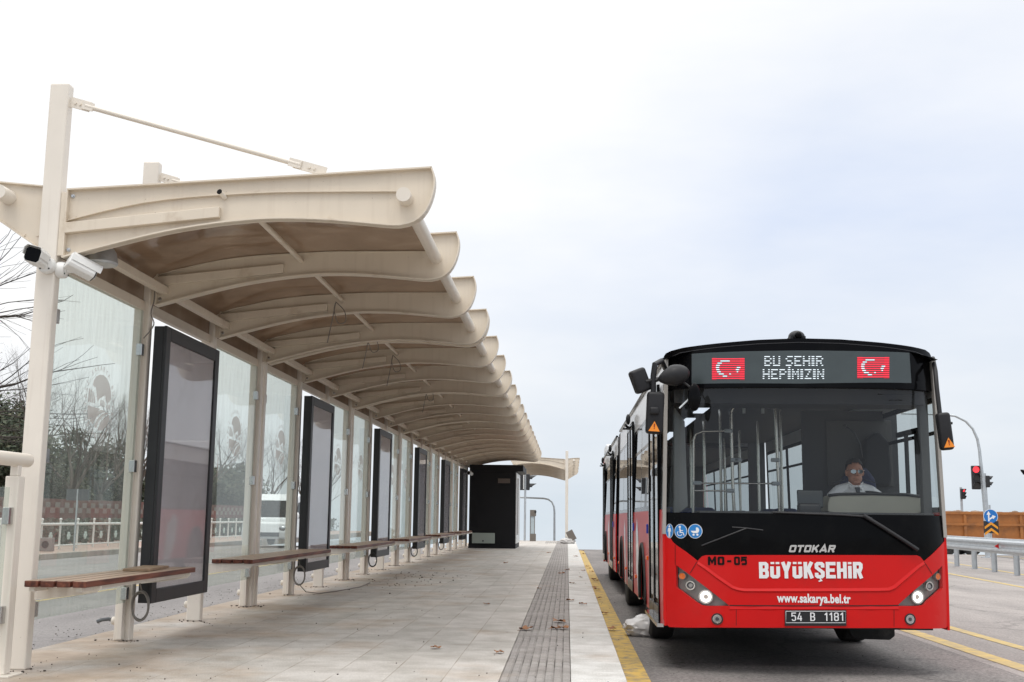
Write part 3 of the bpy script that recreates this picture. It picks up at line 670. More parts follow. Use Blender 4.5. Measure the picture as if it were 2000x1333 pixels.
MB().box(-.02, .02, -.02, .02, .13, .32).build('stem', CREAMD, e)
# camera near the kiosk
cctv((-3.55, 42.3, 2.72), (0, -1, 0), (-.06, -.2, -.0), (-.2, -1, -.1), 'white camera at the top corner of the black kiosk')
# ---- cables: coils at post feet and dangling wires
CAB = mat('grey_cable', (.20, .18, .16), .6); CABD = mat('black_cable', (.03, .03, .03), .5)
def coil(x, y, z, r, label, n=3, m=CAB, tail=None):
    pts = []
    for i in range(24*n+1):
        a = 2*math.pi*i/24-1.2; rr = r*(1+.07*math.sin(a*1.37)); pts.append((x+rr*.62*math.cos(a), y+.012*math.sin(a*.8), z+rr*math.sin(a)))
    mb = MB().tube(pts, .007, 6)
    mb.tube([(x+.01, y, z+r*.9), (x-.03, y, z+r+.12), (x-.06, y-.02, z+r+.22)], .007, 6)
    if tail: mb.tube(tail, .007, 6)
    return props(mb.build('cable_coil', m, smooth=True), label, 'cable', 'cable coils hanging at the posts')
coil(-3.80, 10.20, .31, .125, 'coil of cable hanging below the nearest poster box')
coil(-3.80, 16.30, .28, .13, 'coil of cable below the second poster box, its end on the paving', tail=[(-3.8, 16.3, .16), (-3.72, 16.4, .05), (-3.6, 16.7, .01), (-3.45, 17.3, .008), (-3.3, 18.4, .008), (-3.35, 19.6, .008)])
for i, t_ in ((2, 'third'), (3, 'fourth'), (4, 'fifth')): coil(-3.80, Y0S[i]+1.95, .28, .13, 'coil of dark cable below the %s poster box' % t_, m=CABD)
props(MB().tube([(-4.09, 10.33, .17), (-4.12, 10.30, .185), (-4.17, 10.27, .18), (-4.2, 10.24, .165)], .017, 10).build('conduit_end', mat('grey_conduit', (.12, .13, .14), .5), smooth=True), 'grey conduit stub sticking out of the second post', 'conduit')
def dangle(pts, label): props(MB().tube(smooth_poly([tuple(p) for p in pts], 4), .005, 6).build('hanging_wire', CAB, smooth=True), label, 'wire', 'loose wires hanging from the roof')
def dangle3(pts, label):
    q = []
    P_ = [Vector(p) for p in pts]
    for i in range(len(P_)-1):
        p0, p1, p2, p3 = P_[max(i-1, 0)], P_[i], P_[i+1], P_[min(i+2, len(P_)-1)]
        for j in range(5):
            t_ = j/5; q.append(.5*((2*p1)+(-p0+p2)*t_+(2*p0-5*p1+4*p2-p3)*t_*t_+(-p0+3*p1-3*p2+p3)*t_**3))
    q.append(P_[-1]); props(MB().tube(q, .0055, 6).build('hanging_wire', CAB, smooth=True), label, 'wire', 'loose wires hanging from the roof')
for (yy, lb_) in ((Y0S[0]+3.95, 'looped wire hanging under the third roof beam'), (Y0S[1]+0.0, 'looped wire under the roof beam at the first section joint'), (Y0S[1]+1.98, 'looped wire under the sixth roof beam'), (Y0S[2], 'looped wire under the roof beam at the second section joint')):
    x = -2.56; dangle3([(x, yy-.03, 3.45), (x-.02, yy-.05, 3.30), (x-.07, yy-.06, 3.0)], lb_+', straight end')
    dangle3([(x, yy-.04, 3.46), (x+.10, yy-.05, 3.36), (x+.12, yy-.05, 3.24), (x+.04, yy-.05, 3.22), (x-.01, yy-.05, 3.36), (x, yy-.04, 3.45)], lb_+', loop')
dangle3([(-3.86, 10.22, 3.27), (-3.845, 10.20, 3.1), (-3.86, 10.18, 2.96), (-3.82, 10.16, 2.85), (-3.90, 10.14, 2.72)], 'thin wire dangling at the head of the second post')
# ================================================================== KIOSK
kb = empty('kiosk', (-2.77, 42.6, 0), 'black windowless booth under the end of the shelter', 'kiosk')
KBM = mat('kiosk_black', (.008, .008, .009), .55, spec=.25, noise=.15, nscale=2)
MB().box(-.89, .87, 0, 3.2, .0, .16).build('plinth', KBM, kb, bevel=.01)
MB().box(-.875, .855, .012, 3.19, .16, 2.84).build('wall', KBM, kb, bevel=.01)
MB().box(-.88, 1.13, -.03, 3.35, 2.84, 3.08).build('roof', KBM, kb, bevel=.02)
MB().box(.15, .68, -.004, .011, 2.36, 2.62).build('vent_frame', KBM, kb, bevel=.01)
MB().box(.19, .64, -.010, -.0045, 2.40, 2.57).build('vent_window', mat('vent_brown', (.10, .075, .06), .35), kb)
MB().box(-.74, .10, -.12, .011, .18, .56).build('meter_box', mat('grey_green_box', (.30, .34, .30), .5), kb, bevel=.012)
MB().lathe([(.03, 0), (.03, -.01)], (-.33, -.121, .27), 'y', 12).build('lock', PLAST, kb)
MB().box(.8565, .89, .05, 3.1, .18, 2.80).build('side_panel', mat('brushed_panel', (.62, .62, .60), .3, metal=.4), kb, bevel=.004)
MB().box(.891, .94, .6, .64, .5, 2.6).build('door_handle', STEEL, kb)
# ---- ad totem beyond, waste bag, cardboard
PT = onZ(1040, 1058, 0)
e = empty('totem', (PT.x, 56.5, 0), 'brown upright totem with a glass strip beyond the kiosk', 'totem')
BR = mat('totem_brown', (.15, .13, .11), .5)
MB().box(-.15, .15, -.06, .06, 0, .36).box(-.15, .15, -.06, .06, 1.22, 1.52).box(-.15, -.12, -.05, .05, .36, 1.22).box(.07, .10, -.05, .05, .36, 1.22).build('frame', BR, e)
MB().box(-.118, .068, -.01, .01, .361, 1.219).build('glass_strip', mat('pale_glass', (.45, .52, .55), .1), e)
MB().ball((.12, -.07, 1.43), .055).build('lamp_head', PLAST, e, smooth=True)
def crumple(name, loc, s, m, label, seed, flat=.75, cat='plastic bag'):
    rnd = random.Random(seed); bm = bmesh.new(); bmesh.ops.create_icosphere(bm, subdivisions=4, radius=1)
    dirs = [Vector((rnd.gauss(0, 1), rnd.gauss(0, 1), rnd.gauss(0, 1))).normalized() for _ in range(34)]; fr = [rnd.uniform(3, 16) for _ in dirs]; ph = [rnd.uniform(0, 6) for _ in dirs]
    for v in bm.verts:
        n = v.co.normalized(); k = 1
        for d, f, p in zip(dirs, fr, ph): k += (.30/f)*abs(math.sin(n.dot(d)*f+p))-.018
        v.co = Vector((n.x*k*s[0], n.y*k*s[1], max(-.62, n.z*k*flat*(1+.25*n.x))*s[2])); v.co.z += .62*s[2]
    me = bpy.data.meshes.new(name); bm.to_mesh(me); bm.free(); o = link(name, me, m, None, smooth=28); o.location = loc; return props(o, label, cat)
BAG = mat('thin_white_plastic', (.66, .635, .62), .25); BAG.node_tree.nodes['Principled BSDF'].inputs['Transmission Weight'].default_value = .12
b1 = crumple('plastic_bag', (.93, 13.5, RZ), (.22, .15, .16), BAG, 'crumpled white plastic bag lying by the front bus wheel', 3)
b2 = crumple('plastic_bag', (.02, 52.2, 0), (.30, .2, .17), mat('litter_white', (.5, .48, .46), .5), 'white bag of litter at the far end of the platform', 5)
cb = MB().box(-.16, .16, -.05, .05, 0, .46).build('cardboard_box', mat('cardboard_grey', (.16, .14, .12), .8), bevel=.01); props(cb, 'dark grey box tipped beside the litter bag', 'box'); cb.location = (.30, 52.1, .16); cb.rotation_euler = (0, R_(-28), 0)
# ================================================================== BUS
XC, HW, YF = 2.138, 1.268, 10.22
def wz(z): return HW-.035*max(0, z-.9)/1.6-.020*max(0, .55-z)
def fY(x, z):
    u = min(1.0, abs(x-XC)/wz(z)); return YF+.10*u*u+.22*u**6+.085*max(0, z-1.0)/1.6+.012*max(0, .6-z)
def fmap(x, z, o): # point on the bus front, pushed out towards the viewer by o
    e_ = .01; nx = (fY(x+e_, z)-fY(x-e_, z))/(2*e_); n = Vector((nx, -1, 0)).normalized()
    return Vector((x, fY(x, z), z))+n*o
def F(px, py):
    Y = YF+.05
    for _ in range(12):
        p = onY(px, py, Y); x = max(XC-wz(p.z), min(XC+wz(p.z), p.x)); Y = fY(x, p.z)
    p = onY(px, py, Y); return (max(XC-wz(p.z), min(XC+wz(p.z), p.x)), p.z)
def FP(pts): return [F(*p) for p in pts]
def pz(org, sc, pts): return [(org[0]+a/sc, org[1]+b/sc) for a, b in pts]
bus = empty('city_bus', (0, 0, 0), 'red and black articulated city bus with lit destination display, parked beside the kerb', 'bus')
WHITEL = mat('white_vinyl', (.80, .80, .80), .4); BLACKL = mat('black_vinyl', (.004, .004, .004), .5, spec=.15)
CHROME = mat('chrome', (.75, .75, .75), .12, metal=1)
def ellp(cx, cy, rx, ry, n=28, a0=0): return [(cx+rx*math.cos(2*math.pi*i/n+a0), cy+ry*math.sin(2*math.pi*i/n+a0)) for i in range(n)]
# --- red lower front
S5 = 5.553
def z5(pts): return FP(pz((1270, 1050), S5, pts))
def z6(pts): return FP(pz((1550, 1050), S5, pts))
redl = FP([(1294, 1004), (1299, 1018), (1303, 1041), (1313, 1058), (1318.6, 1063.5), (1342, 1079.7), (1362.7, 1096), (1366, 1092), (1371, 1087), (1378, 1084.8), (1480, 1084.6), (1585, 1084.5), (1690, 1084.6), (1791, 1085), (1797.5, 1088), (1804.7, 1096.8), (1820, 1084), (1838, 1066), (1846.5, 1055.4)])
xl = XC-HW; xr = XC+HW
hl_l = z5([(278, 300), (283, 540), (300, 560), (330, 575), (500, 700), (560, 735), (610, 743), (860, 743), (700, 615), (500, 462), (400, 385)])
hl_r = z6([(1613, 305), (1300, 580), (1120, 743), (1330, 745), (1410, 735), (1480, 670), (1618, 550)])
zb = F(1560, 1226)[1]; zbl = F(1315, 1226)[1]; zbr = F(1842, 1228)[1]
red_poly = [(xl+.01, zbl+.035), (xl, zbl+.07), (xl, .62), (xl, redl[0][1])]+redl[1:]+[(xr, redl[-1][1]), (xr, .62), (xr, zbr+.07), (xr-.012, zbr+.03), (xr-.045, zbr), F(1750, 1227), F(1560, 1226.5), F(1400, 1226), (xl+.05, zbl)]
front = patch('front_panel', red_poly, fmap, RED, bus, .07, .11, thick=.03, holes=[hl_l, hl_r])
# raised lower bumper edge and styled crease across the red panel
def ridge(name, up, lo, m, o0, o1, parent):
    mb = MB(); n = len(up); vs = []; fs = []
    for (a, b), (c, d) in zip(up, lo): vs += [fmap(a, b, o0), fmap(c, d, o1), fmap(c, d-.012, .001)]
    for i in range(n-1):
        for k in range(2): fs.append((3*i+k, 3*i+k+1, 3*i+4+k, 3*i+3+k))
    return mb.add(vs, fs).build(name, m, parent, smooth=30)
def dens3(p, k=6): return [(a[0]+(b[0]-a[0])*i/k, a[1]+(b[1]-a[1])*i/k) for a, b in zip(p, p[1:]) for i in range(k)]+[p[-1]]
cu_px = [(520, 262), (620, 325), (740, 415), (850, 490), (900, 525), (950, 545), (1020, 555)]
cl_px = [(512, 285), (600, 345), (720, 437), (830, 512), (885, 548), (940, 568), (1020, 582)]
cu_l = z5(cu_px); cl_l = z5(cl_px)
cu_r = z6([(900, 548), (1020, 545), (1080, 520), (1160, 455), (1260, 370), (1340, 305), (1408, 262)]); cl_r = z6([(900, 580), (1040, 575), (1100, 550), (1180, 480), (1280, 395), (1355, 328), (1418, 285)])
ridge('panel_crease', dens3(cu_l+cu_r), dens3(cl_l+cl_r), RED, .001, .010, front)
ridge('bumper_lip', FP([(1425, 1184), (1500, 1184.6), (1600, 1184.6), (1700, 1184.6), (1755, 1184)]), FP([(1425, 1190), (1500, 1190), (1600, 1190), (1700, 1190), (1755, 1190)]), RED, .001, .006, front)
def line(name, pts, wd, m, parent, o=.0025):
    """a thin painted or cut line on the bus front through the (x, z) points"""
    mb = MB(); vs = []; fs = []
    for i, (x, z) in enumerate(pts):
        a = pts[max(0, i-1)]; b = pts[min(len(pts)-1, i+1)]; d = Vector((b[0]-a[0], b[1]-a[1])).normalized()*wd/2
        vs += [fmap(x-d.y, z+d.x, o), fmap(x+d.y, z-d.x, o)]
    for i in range(len(pts)-1): fs.append((2*i, 2*i+1, 2*i+3, 2*i+2))
    return mb.add(vs, fs).build(name, m, parent)
GAP = mat('panel_gap', (.02, .004, .004), .7)
def dens(pts, k=5):
    o = []
    for a, b in zip(pts, pts[1:]): o += [(a[0]+(b[0]-a[0])*i/k, a[1]+(b[1]-a[1])*i/k) for i in range(k)]
    return o+[pts[-1]]
line('panel_gap', dens(FP([(1425, 1183), (1755, 1183)]), 8), .009, GAP, front)
line('panel_gap', dens(FP([(1362, 1097), (1348, 1120)])), .005, GAP, front); line('panel_gap', dens(FP([(1805, 1098), (1820, 1121)])), .005, GAP, front)
line('panel_gap', dens(FP([(1319, 1064), (1319, 1104)])), .004, GAP, front); line('panel_gap', FP([(1438, 1190), (1438, 1222)]), .004, GAP, front); line('panel_gap', FP([(1746, 1190), (1746, 1224)]), .004, GAP, front)
# --- black middle band under the windscreen
zws = F(1560, 1004)[1]
blk = [(xl, redl[0][1]-.0)]+[(xl, zws)]+[(xr, zws), (xr, redl[-1][1])]+list(reversed(redl[1:-1]))
patch('black_band', blk, lambda a, b, o: fmap(a, b, o-.004), GBLACK, bus, .07, .11, thick=.02)
# --- windscreen and its frame, destination display
zt = F(1560, 757)[1]; zt2 = F(1300, 757)[1]
ws = [(xl+.025, zws+.006), (XC-wz(zt)+.03, zt-.01), (XC+wz(zt)-.03, zt-.01), (xr-.025, zws+.006)]
patch('windscreen', ws, lambda a, b, o: fmap(a, b, o-.003), BGL, bus, .07, .2)
def roofline(x):
    pass
rl = FP([(1297, 697), (1302, 691), (1312, 686), (1335, 680), (1400, 671.5), (1480, 664.5), (1560, 661.5), (1640, 663.5), (1720, 670), (1780, 678), (1805, 684), (1813, 690), (1817, 697)])
tl_, tr2 = F(1296, 756), F(1825, 758)
hood = [(XC-wz(zt), zt)]+rl+[(XC+wz(zt), zt)]
patch('display_surround', hood, lambda a, b, o: fmap(a, b, o+.012), GBLACK, bus, .07, .2, thick=.05)
led = FP([(1352, 692), (1460, 687), (1562, 685.5), (1664, 686.5), (1774, 690), (1778, 749), (1562, 750), (1352, 751)])
dsp = patch('destination_display', led, lambda a, b, o: fmap(a, b, o+.0145), mat('display_glass', (.045, .058, .06), .25, noise=.1, nscale=6), bus, .1, None)
line('hood_seam', dens([F(1303, 703), F(1330, 690), F(1400, 679.5), F(1480, 672.5), F(1560, 669.5), F(1640, 671.5), F(1720, 678), (F(1785, 688)), F(1812, 700)], 3), .006, BLACK, dsp, .016)
LW = mat('led_white', (.3, .32, .34), .5, emit=(.82, .93, 1.0), es=.9); LR = mat('led_red', (.6, .02, .05), .5, emit=(1.0, .035, .06), es=.65); LRB = mat('led_red_ground', (.25, .01, .02), .5, emit=(.35, .01, .02), es=.4)
GL = {'B': ['####.', '#...#', '####.', '#...#', '####.'], 'U': ['#...#', '#...#', '#...#', '#...#', '#####'], 'Ş': ['.####', '#....', '.###.', '....#', '####.', '..#..'], 'E': ['#####', '#....', '####.', '#....', '#####'],
      'H': ['#...#', '#...#', '#####', '#...#', '#...#'], 'I': ['##', '##', '##', '##', '##'], 'R': ['####.', '#...#', '####.', '#..#.', '#...#'], 'P': ['####.', '#...#', '####.', '#....', '#....'],
      'M': ['#...#', '##.##', '#.#.#', '#...#', '#...#'], 'Z': ['#####', '...#.', '..#..', '.#...', '#####'], 'N': ['#...#', '##..#', '#.#.#', '#..##', '#...#']}
def fq(mb, px0, py0, px1, py1, o):
    a, b, c, d = F(px0, py0), F(px1, py0), F(px1, py1), F(px0, py1)
    mb.add([fmap(*p, o) for p in (a, b, c, d)], [(0, 3, 2, 1)])
mb = MB()
def ledrow(s, x0, y0, cw, ch, gap, sx=0):
    x = x0
    for ch_ in s:
        if ch_ == ' ': x += cw*3; continue
        g = GL[ch_]
        for r, row in enumerate(g):
            i = 0
            while i < len(row):
                if row[i] == '#':
                    j = i
                    while j+1 < len(row) and row[j+1] == '#': j += 1
                    fq(mb, x+i*cw-(.25 if i == j else 0), y0+r*ch, x+(j+1)*cw+(.35 if i == j else 0), y0+r*ch+1.75, .0185); i = j+1
                else: i += 1
        x += (len(g[0])+gap)*cw
    return x
ledrow('BU ŞEHIR', 1492.5, 696.6, 2.72, 4.25, 1.15)
mb.build('lit_message', LW, dsp); mb = MB()
ledrow('HEPIMIZIN', 1489.5, 722.2, 2.63, 4.25, 1.15)
mb.build('lit_message', LW, dsp)
FLG = ['........', ]
def flag(x0, y0, x1, y1, label):
    g = MB(); fq(g, x0, y0, x1, y1, .0165); f = g.build('led_flag', LRB, dsp)
    rr = MB(); ww = MB(); w_ = x1-x0
    TB = [[], [(.26, .54)], [(.17, .30)], [(.13, .24)], [(.12, .22), (.76, .87)], [(.13, .23), (.73, .83)], [(.16, .27), (.76, .80)], [(.21, .36), (.53, .58)], [(.33, .46)], []]
    for r in range(10):
        ya = y0+.9+r*(y1-y0)/10.2; spans = TB[r]
        for a, b in spans: fq(ww, x0+a*w_, ya, x0+b*w_, ya+1.9, .0195)
        for a, b in zip([0]+[b for a, b in spans], [a for a, b in spans]+[1]):
            k_ = max(1, math.ceil((b-a)/.2))
            for j_ in range(k_):
                if b > a+.01: fq(rr, x0+(a+(b-a)*j_/k_)*w_, ya, x0+(a+(b-a)*(j_+1)/k_)*w_, ya+2.1, .0185)
    rr.build('red_rows', LR, f); ww.build('crescent_and_star', LW, f)
flag(1391, 700, 1454, 743, ''); flag(1673, 698, 1735, 740, '')
# --- lamps
HOUS = mat('lamp_housing', (.21, .20, .19), .3, coat=.5, noise=.15, nscale=12); LENS = mat('headlight_lit', (.9, .85, .7), .3, emit=(1.0, .97, .88), es=2.2)
LAMPG = mat('lamp_glass', (.45, .46, .48), .12, metal=.8); ORANGE = mat('indicator_orange', (.80, .16, .015), .25, coat=.5); DARKL = mat('lamp_inner', (.06, .06, .07), .2)
def disc(name, px, py, r, m, parent, o, th=.006, inner=None):
    c = F(px, py); mb_ = MB(); vs = [fmap(c[0]+r*math.cos(a), c[1]+r*math.sin(a), o) for a in [2*math.pi*i/28 for i in range(28)]]
    vs += [fmap(c[0]+r*1.06*math.cos(a), c[1]+r*1.06*math.sin(a), o-th) for a in [2*math.pi*i/28 for i in range(28)]]
    mb_.add(vs, [tuple(reversed(range(28)))]+[(i, (i+1) % 28, (i+1) % 28+28, i+28) for i in range(28)]); return mb_.build(name, m, parent, smooth=35)
def ring(name, px, py, r0, r1, m, parent, o, th=.012):
    c = F(px, py); mb_ = MB(); vs = []; n = 28
    for r, oo in ((r1, o-th), (r1*.97, o), (r0*1.04, o), (r0, o-th)):
        vs += [fmap(c[0]+r*math.cos(2*math.pi*i/n), c[1]+r*math.sin(2*math.pi*i/n), oo) for i in range(n)]
    mb_.add(vs, [(k*n+i, k*n+(i+1) % n, (k+1)*n+(i+1) % n, (k+1)*n+i) for k in range(3) for i in range(n)]); return mb_.build(name, m, parent, smooth=50)
for side, hl, zz, og, cs in (('l', hl_l, z5, (1270, 1050), ((340, 420, .024), (430, 522, .030), (600, 645, .046), (727, 885, .038))), ('r', hl_r, z6, (1550, 1050), ((1578, 425, .024), (1487, 530, .030), (1355, 648, .046), (1262, 888, .038)))):
    h = patch('headlight', hl, lambda a, b, o: fmap(a, b, o-.045), HOUS, bus, .07, .1, thick=.01)
    def q(i): return og[0]+cs[i][0]/S5, og[1]+cs[i][1]/S5
    disc('indicator_lamp', *q(0), cs[0][2]*1.15, ORANGE, h, -.012, .02); ring('indicator_ring', *q(0), cs[0][2]*1.12, cs[0][2]*1.3, HOUS, h, -.008, .03)
    disc('side_lamp', *q(1), cs[1][2]*1.0, DARKL, h, -.022, .01); ring('side_lamp_ring', *q(1), cs[1][2]*.95, cs[1][2]*1.38, CHROME, h, -.010, .03); disc('side_lamp_lens', *q(1), cs[1][2]*.6, LAMPG, h, -.018, .01)
    disc('main_beam', *q(2), cs[2][2], LENS, h, -.018, .01); ring('main_beam_ring', *q(2), cs[2][2]*.98, cs[2][2]*1.36, CHROME, h, -.008, .035); disc('main_beam_bulb', *q(2), cs[2][2]*.42, mat('bulb_core', (.08, .07, .06), .3, emit=(.50, .44, .40), es=.8), h, -.0165, .001)
    patch('headlight_cover', hl, lambda a, b, o: fmap(a, b, o-.001), CGL, h, .07, .1)
    f = ring('fog_lamp', *q(3), cs[3][2]*1.0, cs[3][2]*1.34, BLACK, bus, .008, .02); ring('fog_lamp_rim', *q(3), cs[3][2]*.82, cs[3][2]*1.0, CHROME, f, .006, .015); disc('fog_lamp_lens', *q(3), cs[3][2]*.84, LAMPG, f, .0035, .002); disc('fog_lamp_bulb', *q(3), cs[3][2]*.4, DARKL, f, .0065, .002)
def thick(pts, t, closed=False):
    """a polyline of width t as quads with mitred corners"""
    n = len(pts); P_ = [Vector(p) for p in pts]; L_, R2 = [], []
    for i in range(n):
        a = P_[(i-1) % n] if (closed or i > 0) else None; b = P_[(i+1) % n] if (closed or i < n-1) else None
        d1 = (P_[i]-a).normalized() if a is not None else None; d2 = (b-P_[i]).normalized() if b is not None else None
        if d1 is None: d1 = d2
        if d2 is None: d2 = d1
        n1 = Vector((-d1.y, d1.x)); n2 = Vector((-d2.y, d2.x)); m_ = n1+n2
        m_ = m_.normalized() if m_.length > 1e-4 else n1; k = t/2/max(.45, m_.dot(n1)); L_.append(P_[i]+m_*k); R2.append(P_[i]-m_*k)
    vs = L_+R2; fs = [(i, (i+1) % n, (i+1) % n+n, i+n) for i in range(n if closed else n-1)]
    return vs, fs
def glyph(c, w, t):
    h = t/2; k = min(.17, w*.3); g = w-h
    V = ([(h, 0), (h, 1)], 0); bar = lambda z, x1=None: ([(h, z), (x1 or w, z)], 0)
    oct_ = lambda z0, z1: ([(k, z0), (w-k, z0), (g, z0+k-h), (g, z1-k+h), (w-k, z1), (k, z1), (h, z1-k+h), (h, z0+k-h)], 1)
    S_ = [(g, .66), (g, .84), (w-k, 1-h), (k, 1-h), (h, .84), (h, .66), (g, .36), (g, .16), (w-k, h), (k, h), (h, .16), (h, .34)]
    U_ = lambda z: [(h, z), (h, k), (k, h), (w-k, h), (g, k), (g, z)]
    D = {'B': [V, ([(h, 1-h), (w-k-.02, 1-h), (g-.02, 1-k), (g-.02, .5+k-.03), (w-k-.02, .5), (h, .5)], 0), ([(h, .5), (w-k, .5), (g, .5-k+.03), (g, k), (w-k, h), (h, h)], 0)],
         'U': [(U_(1), 0)], 'Ü': [(U_(.73), 0), ([(.03, .935), (.03+t, .935)], 2), ([(w-t-.03, .935), (w-.03, .935)], 2)],
         'Y': [([(h*.8, 1), (w/2, .42)], 0), ([(w-h*.8, 1), (w/2, .42)], 0), ([(w/2, .5), (w/2, 0)], 0)],
         'K': [V, ([(t*.8, .40), (w-h*.9, 1)], 0), ([(w*.46, .60), (w-h*.8, 0)], 0)],
         'Ş': [(S_, 0), ([(w/2, .0), (w/2+.09, -.13), (w/2-.08, -.18)], 3)], 'S': [(S_, 0)],
         'E': [V, bar(h), bar(.5, w*.9), bar(1-h)], 'H': [V, ([(g, 0), (g, 1)], 0), bar(.5, g)],
         'i': [([(h, 0), (h, .76)], 0), ([(0, .925), (t, .925)], 2)],
         'R': [V, ([(h, 1-h), (w-k, 1-h), (g, 1-k), (g, .48+k), (w-k, .48), (h, .48)], 0), ([(w*.52, .5), (w-h*.8, 0)], 0)],
         'M': [V, ([(g, 0), (g, 1)], 0), ([(h, 1), (w/2, .32), (g, 1)], 4)], 'O': [oct_(h, 1-h)], '0': [oct_(h, 1-h)],
         '-': [([(0, .45), (w, .45)], 0)], '5': [([(w, 1-h), (h, 1-h), (h, .58), (k, .62), (w-k, .62), (g, .46), (g, k), (w-k, h), (k, h), (h, .2)], 0)],
         'T': [([(0, 1-h), (w, 1-h)], 0), ([(w/2, 0), (w/2, 1)], 0)], 'A': [([(h*.8, 0), (w/2, 1-h*.3), (w-h*.8, 0)], 0), ([(w*.2, .27), (w*.8, .27)], 0)],
         '4': [([(w*.74, 0), (w*.74, .62)], 0), ([(w, .26), (h*.6, .26), (w*.58, 1)], 0)], '1': [([(w*.7, 0), (w*.7, 1)], 0), ([(w*.7, .93), (w*.12, .72)], 0)],
         '8': [oct_(h, .5), oct_(.5, 1-h)]}
    return D.get(c, [])
def block_word(name, s_, m, px0, px1, py0, py1, parent, w=.55, t=.2, gap=.14, shear=0, o=.0045, space=.35):
    """block lettering between image columns px0..px1, cap height between rows py0 (top) and py1 (bottom) on the bus front"""
    ws_ = {' ': space, 'i': t, '1': w*.72, '-': w*.5, 'M': w*1.2, 'A': w*1.15, 'T': w*.95}; tot = sum(ws_.get(c, w)+gap for c in s_)-gap; x = 0; mb = MB(); (a0, b1), (a1, b0) = F(px0, py0), F(px1, py1); b0 = F((px0+px1)/2, py1)[1]; b1 = F((px0+px1)/2, py0)[1]
    i = 0; aL, aR = F(px0, py1), F(px1, py1)
    for c in s_:
        wc_ = ws_.get(c, w)
        for pts, kind in glyph(c, wc_, t):
            tt = t if kind in (0, 1) else (.13 if kind == 2 else (.075 if kind == 3 else t*.85)); vs, fs = thick(pts, tt, kind == 1); out_ = []
            for v in vs:
                vx = x+v.x+shear*v.y; fr_ = vx/tot; zb_ = aL[1]+(aR[1]-aL[1])*fr_; px = px0+(px1-px0)*fr_
                bb = F(px, py1)[1]; out_.append(fmap(a0+(a1-a0)*fr_, bb+(b1-b0)*v.y, o+i*.00012))
            mb.add(out_, fs); i += 1
        x += wc_+gap
    me = bpy.data.meshes.new(name); me.from_pydata(mb.v, [], mb.f); return link(name, me, m, parent)
# --- lettering
def word(name, s, m, px0, px1, py0, py1, parent=bus, bold=0, shear=0, o=.0045, vref=None, spacing=1.0):
    (u0, v0), (u1, v1) = F(px0, py1), F(px1, py0); return fit_text(name, s, m, parent, fmap, u0, u1, v0, v1, bold, shear, spacing, o, vref)
VC = (0, .729)
for q_, a_, b_ in (('MO', 1382.6, 1415), ('-', 1420, 1428.5), ('05', 1433.5, 1459)): block_word('fleet_number', q_, BLACKL, a_, b_, 1087.5, 1104, front, w=.72, t=.23, gap=.14)
block_word('city_name', 'BÜYÜKŞEHiR', WHITEL, 1482, 1685, 1098, 1130, front, w=.55, t=.205, gap=.075)
word('web_address', 'www.sakarya.bel.tr', WHITEL, 1517.5, 1661, 1161, 1176, front, bold=.034, vref=(0, .729), spacing=1.05)
block_word('maker_name', 'OTOKAR', CHROME, 1539.5, 1629, 1065, 1079, bus, w=.92, t=.25, gap=.13, shear=.28, o=.006)
pl = patch('number_plate', FP([(1532.5, 1192), (1652.5, 1192), (1652.5, 1222.5), (1532.5, 1222.5)]), lambda a, b, o: fmap(a, b, o+.012), mat('plate_black', (.012, .012, .014), .4), bus, None, None, thick=.01)
line('plate_border', FP([(1534.5, 1194), (1650.5, 1194), (1650.5, 1216.5), (1534.5, 1216.5), (1534.5, 1193.6)]), .0045, WHITEL, pl, .0145)
for s, a, b in (('54', 1545, 1566), ('B', 1581.5, 1591.5), ('1181', 1609, 1647)): block_word('plate_number', s, WHITEL, a, b, 1196.5, 1213, pl, w=.5, t=.125, gap=.14, o=.0150)
BLUE = mat('icon_blue', (.01, .20, .55), .4)
icw = []
for i, (cx, cy, rx, ry) in enumerate(((1308, 1037.5, 7.4, 14), (1330, 1038, 12.4, 14.2), (1358, 1038, 14, 14.2))):
    rim = patch('access_sticker', FP(ellp(cx, cy, rx, ry)), lambda a, b, o: fmap(a, b, o+.002), WHITEL, bus, .05, None)
    patch('blue_disc', FP(ellp(cx, cy, rx*.92, ry*.93)), lambda a, b, o: fmap(a, b, o+.0035), BLUE, rim, .05, None)
    def sh(pts, k=4): return patch('symbol', FP([(cx+a*rx/14, cy+b) for a, b in pts]), lambda a, b, o: fmap(a, b, o+.005), WHITEL, rim, .05, None)
    if i == 0: sh(ellp(0, -9, 3.0, 2.4, 12)); sh([(-4.5, -6), (4.5, -6), (6.5, 1), (4.8, 2), (3.4, -2), (3, 3), (3, 12), (.6, 12), (0, 5), (-.6, 12), (-3, 12), (-3, 3), (-3.4, -2), (-4.8, 2), (-6.5, 1)])
    if i == 1:
        sh(ellp(-2, -8.5, 2.6, 2.3, 12)); sh([(-3, -6), (-.6, -6), (-.2, -2.2), (5, -2.2), (5, -.8), (0, -.6), (.2, 1.6), (5.2, 1.6), (8.4, 8), (6.8, 8.8), (4.2, 3.4), (-2.2, 3.4)])
        a = [(-2+6*math.cos(t_), 4+5.4*math.sin(t_)) for t_ in [R_(20+d) for d in range(0, 231, 21)]]; b = [(-2+4.6*math.cos(t_), 4+4.1*math.sin(t_)) for t_ in [R_(20+d) for d in range(0, 231, 21)]]; sh(a+b[::-1])
    if i == 2:
        sh([(-8.5, -1), (-7, -.8), (1.5, -.8), (1.5, -7), (3.5, -7.6), (6, -6.5), (7.6, -3.5), (7.8, -1), (6.5, 2.2), (3.5, 3.8), (-3.5, 3.6), (-6.5, 2)]); sh(ellp(-3, 6.8, 2.2, 2.2, 12)); sh(ellp(4.4, 6.8, 2.2, 2.2, 12))
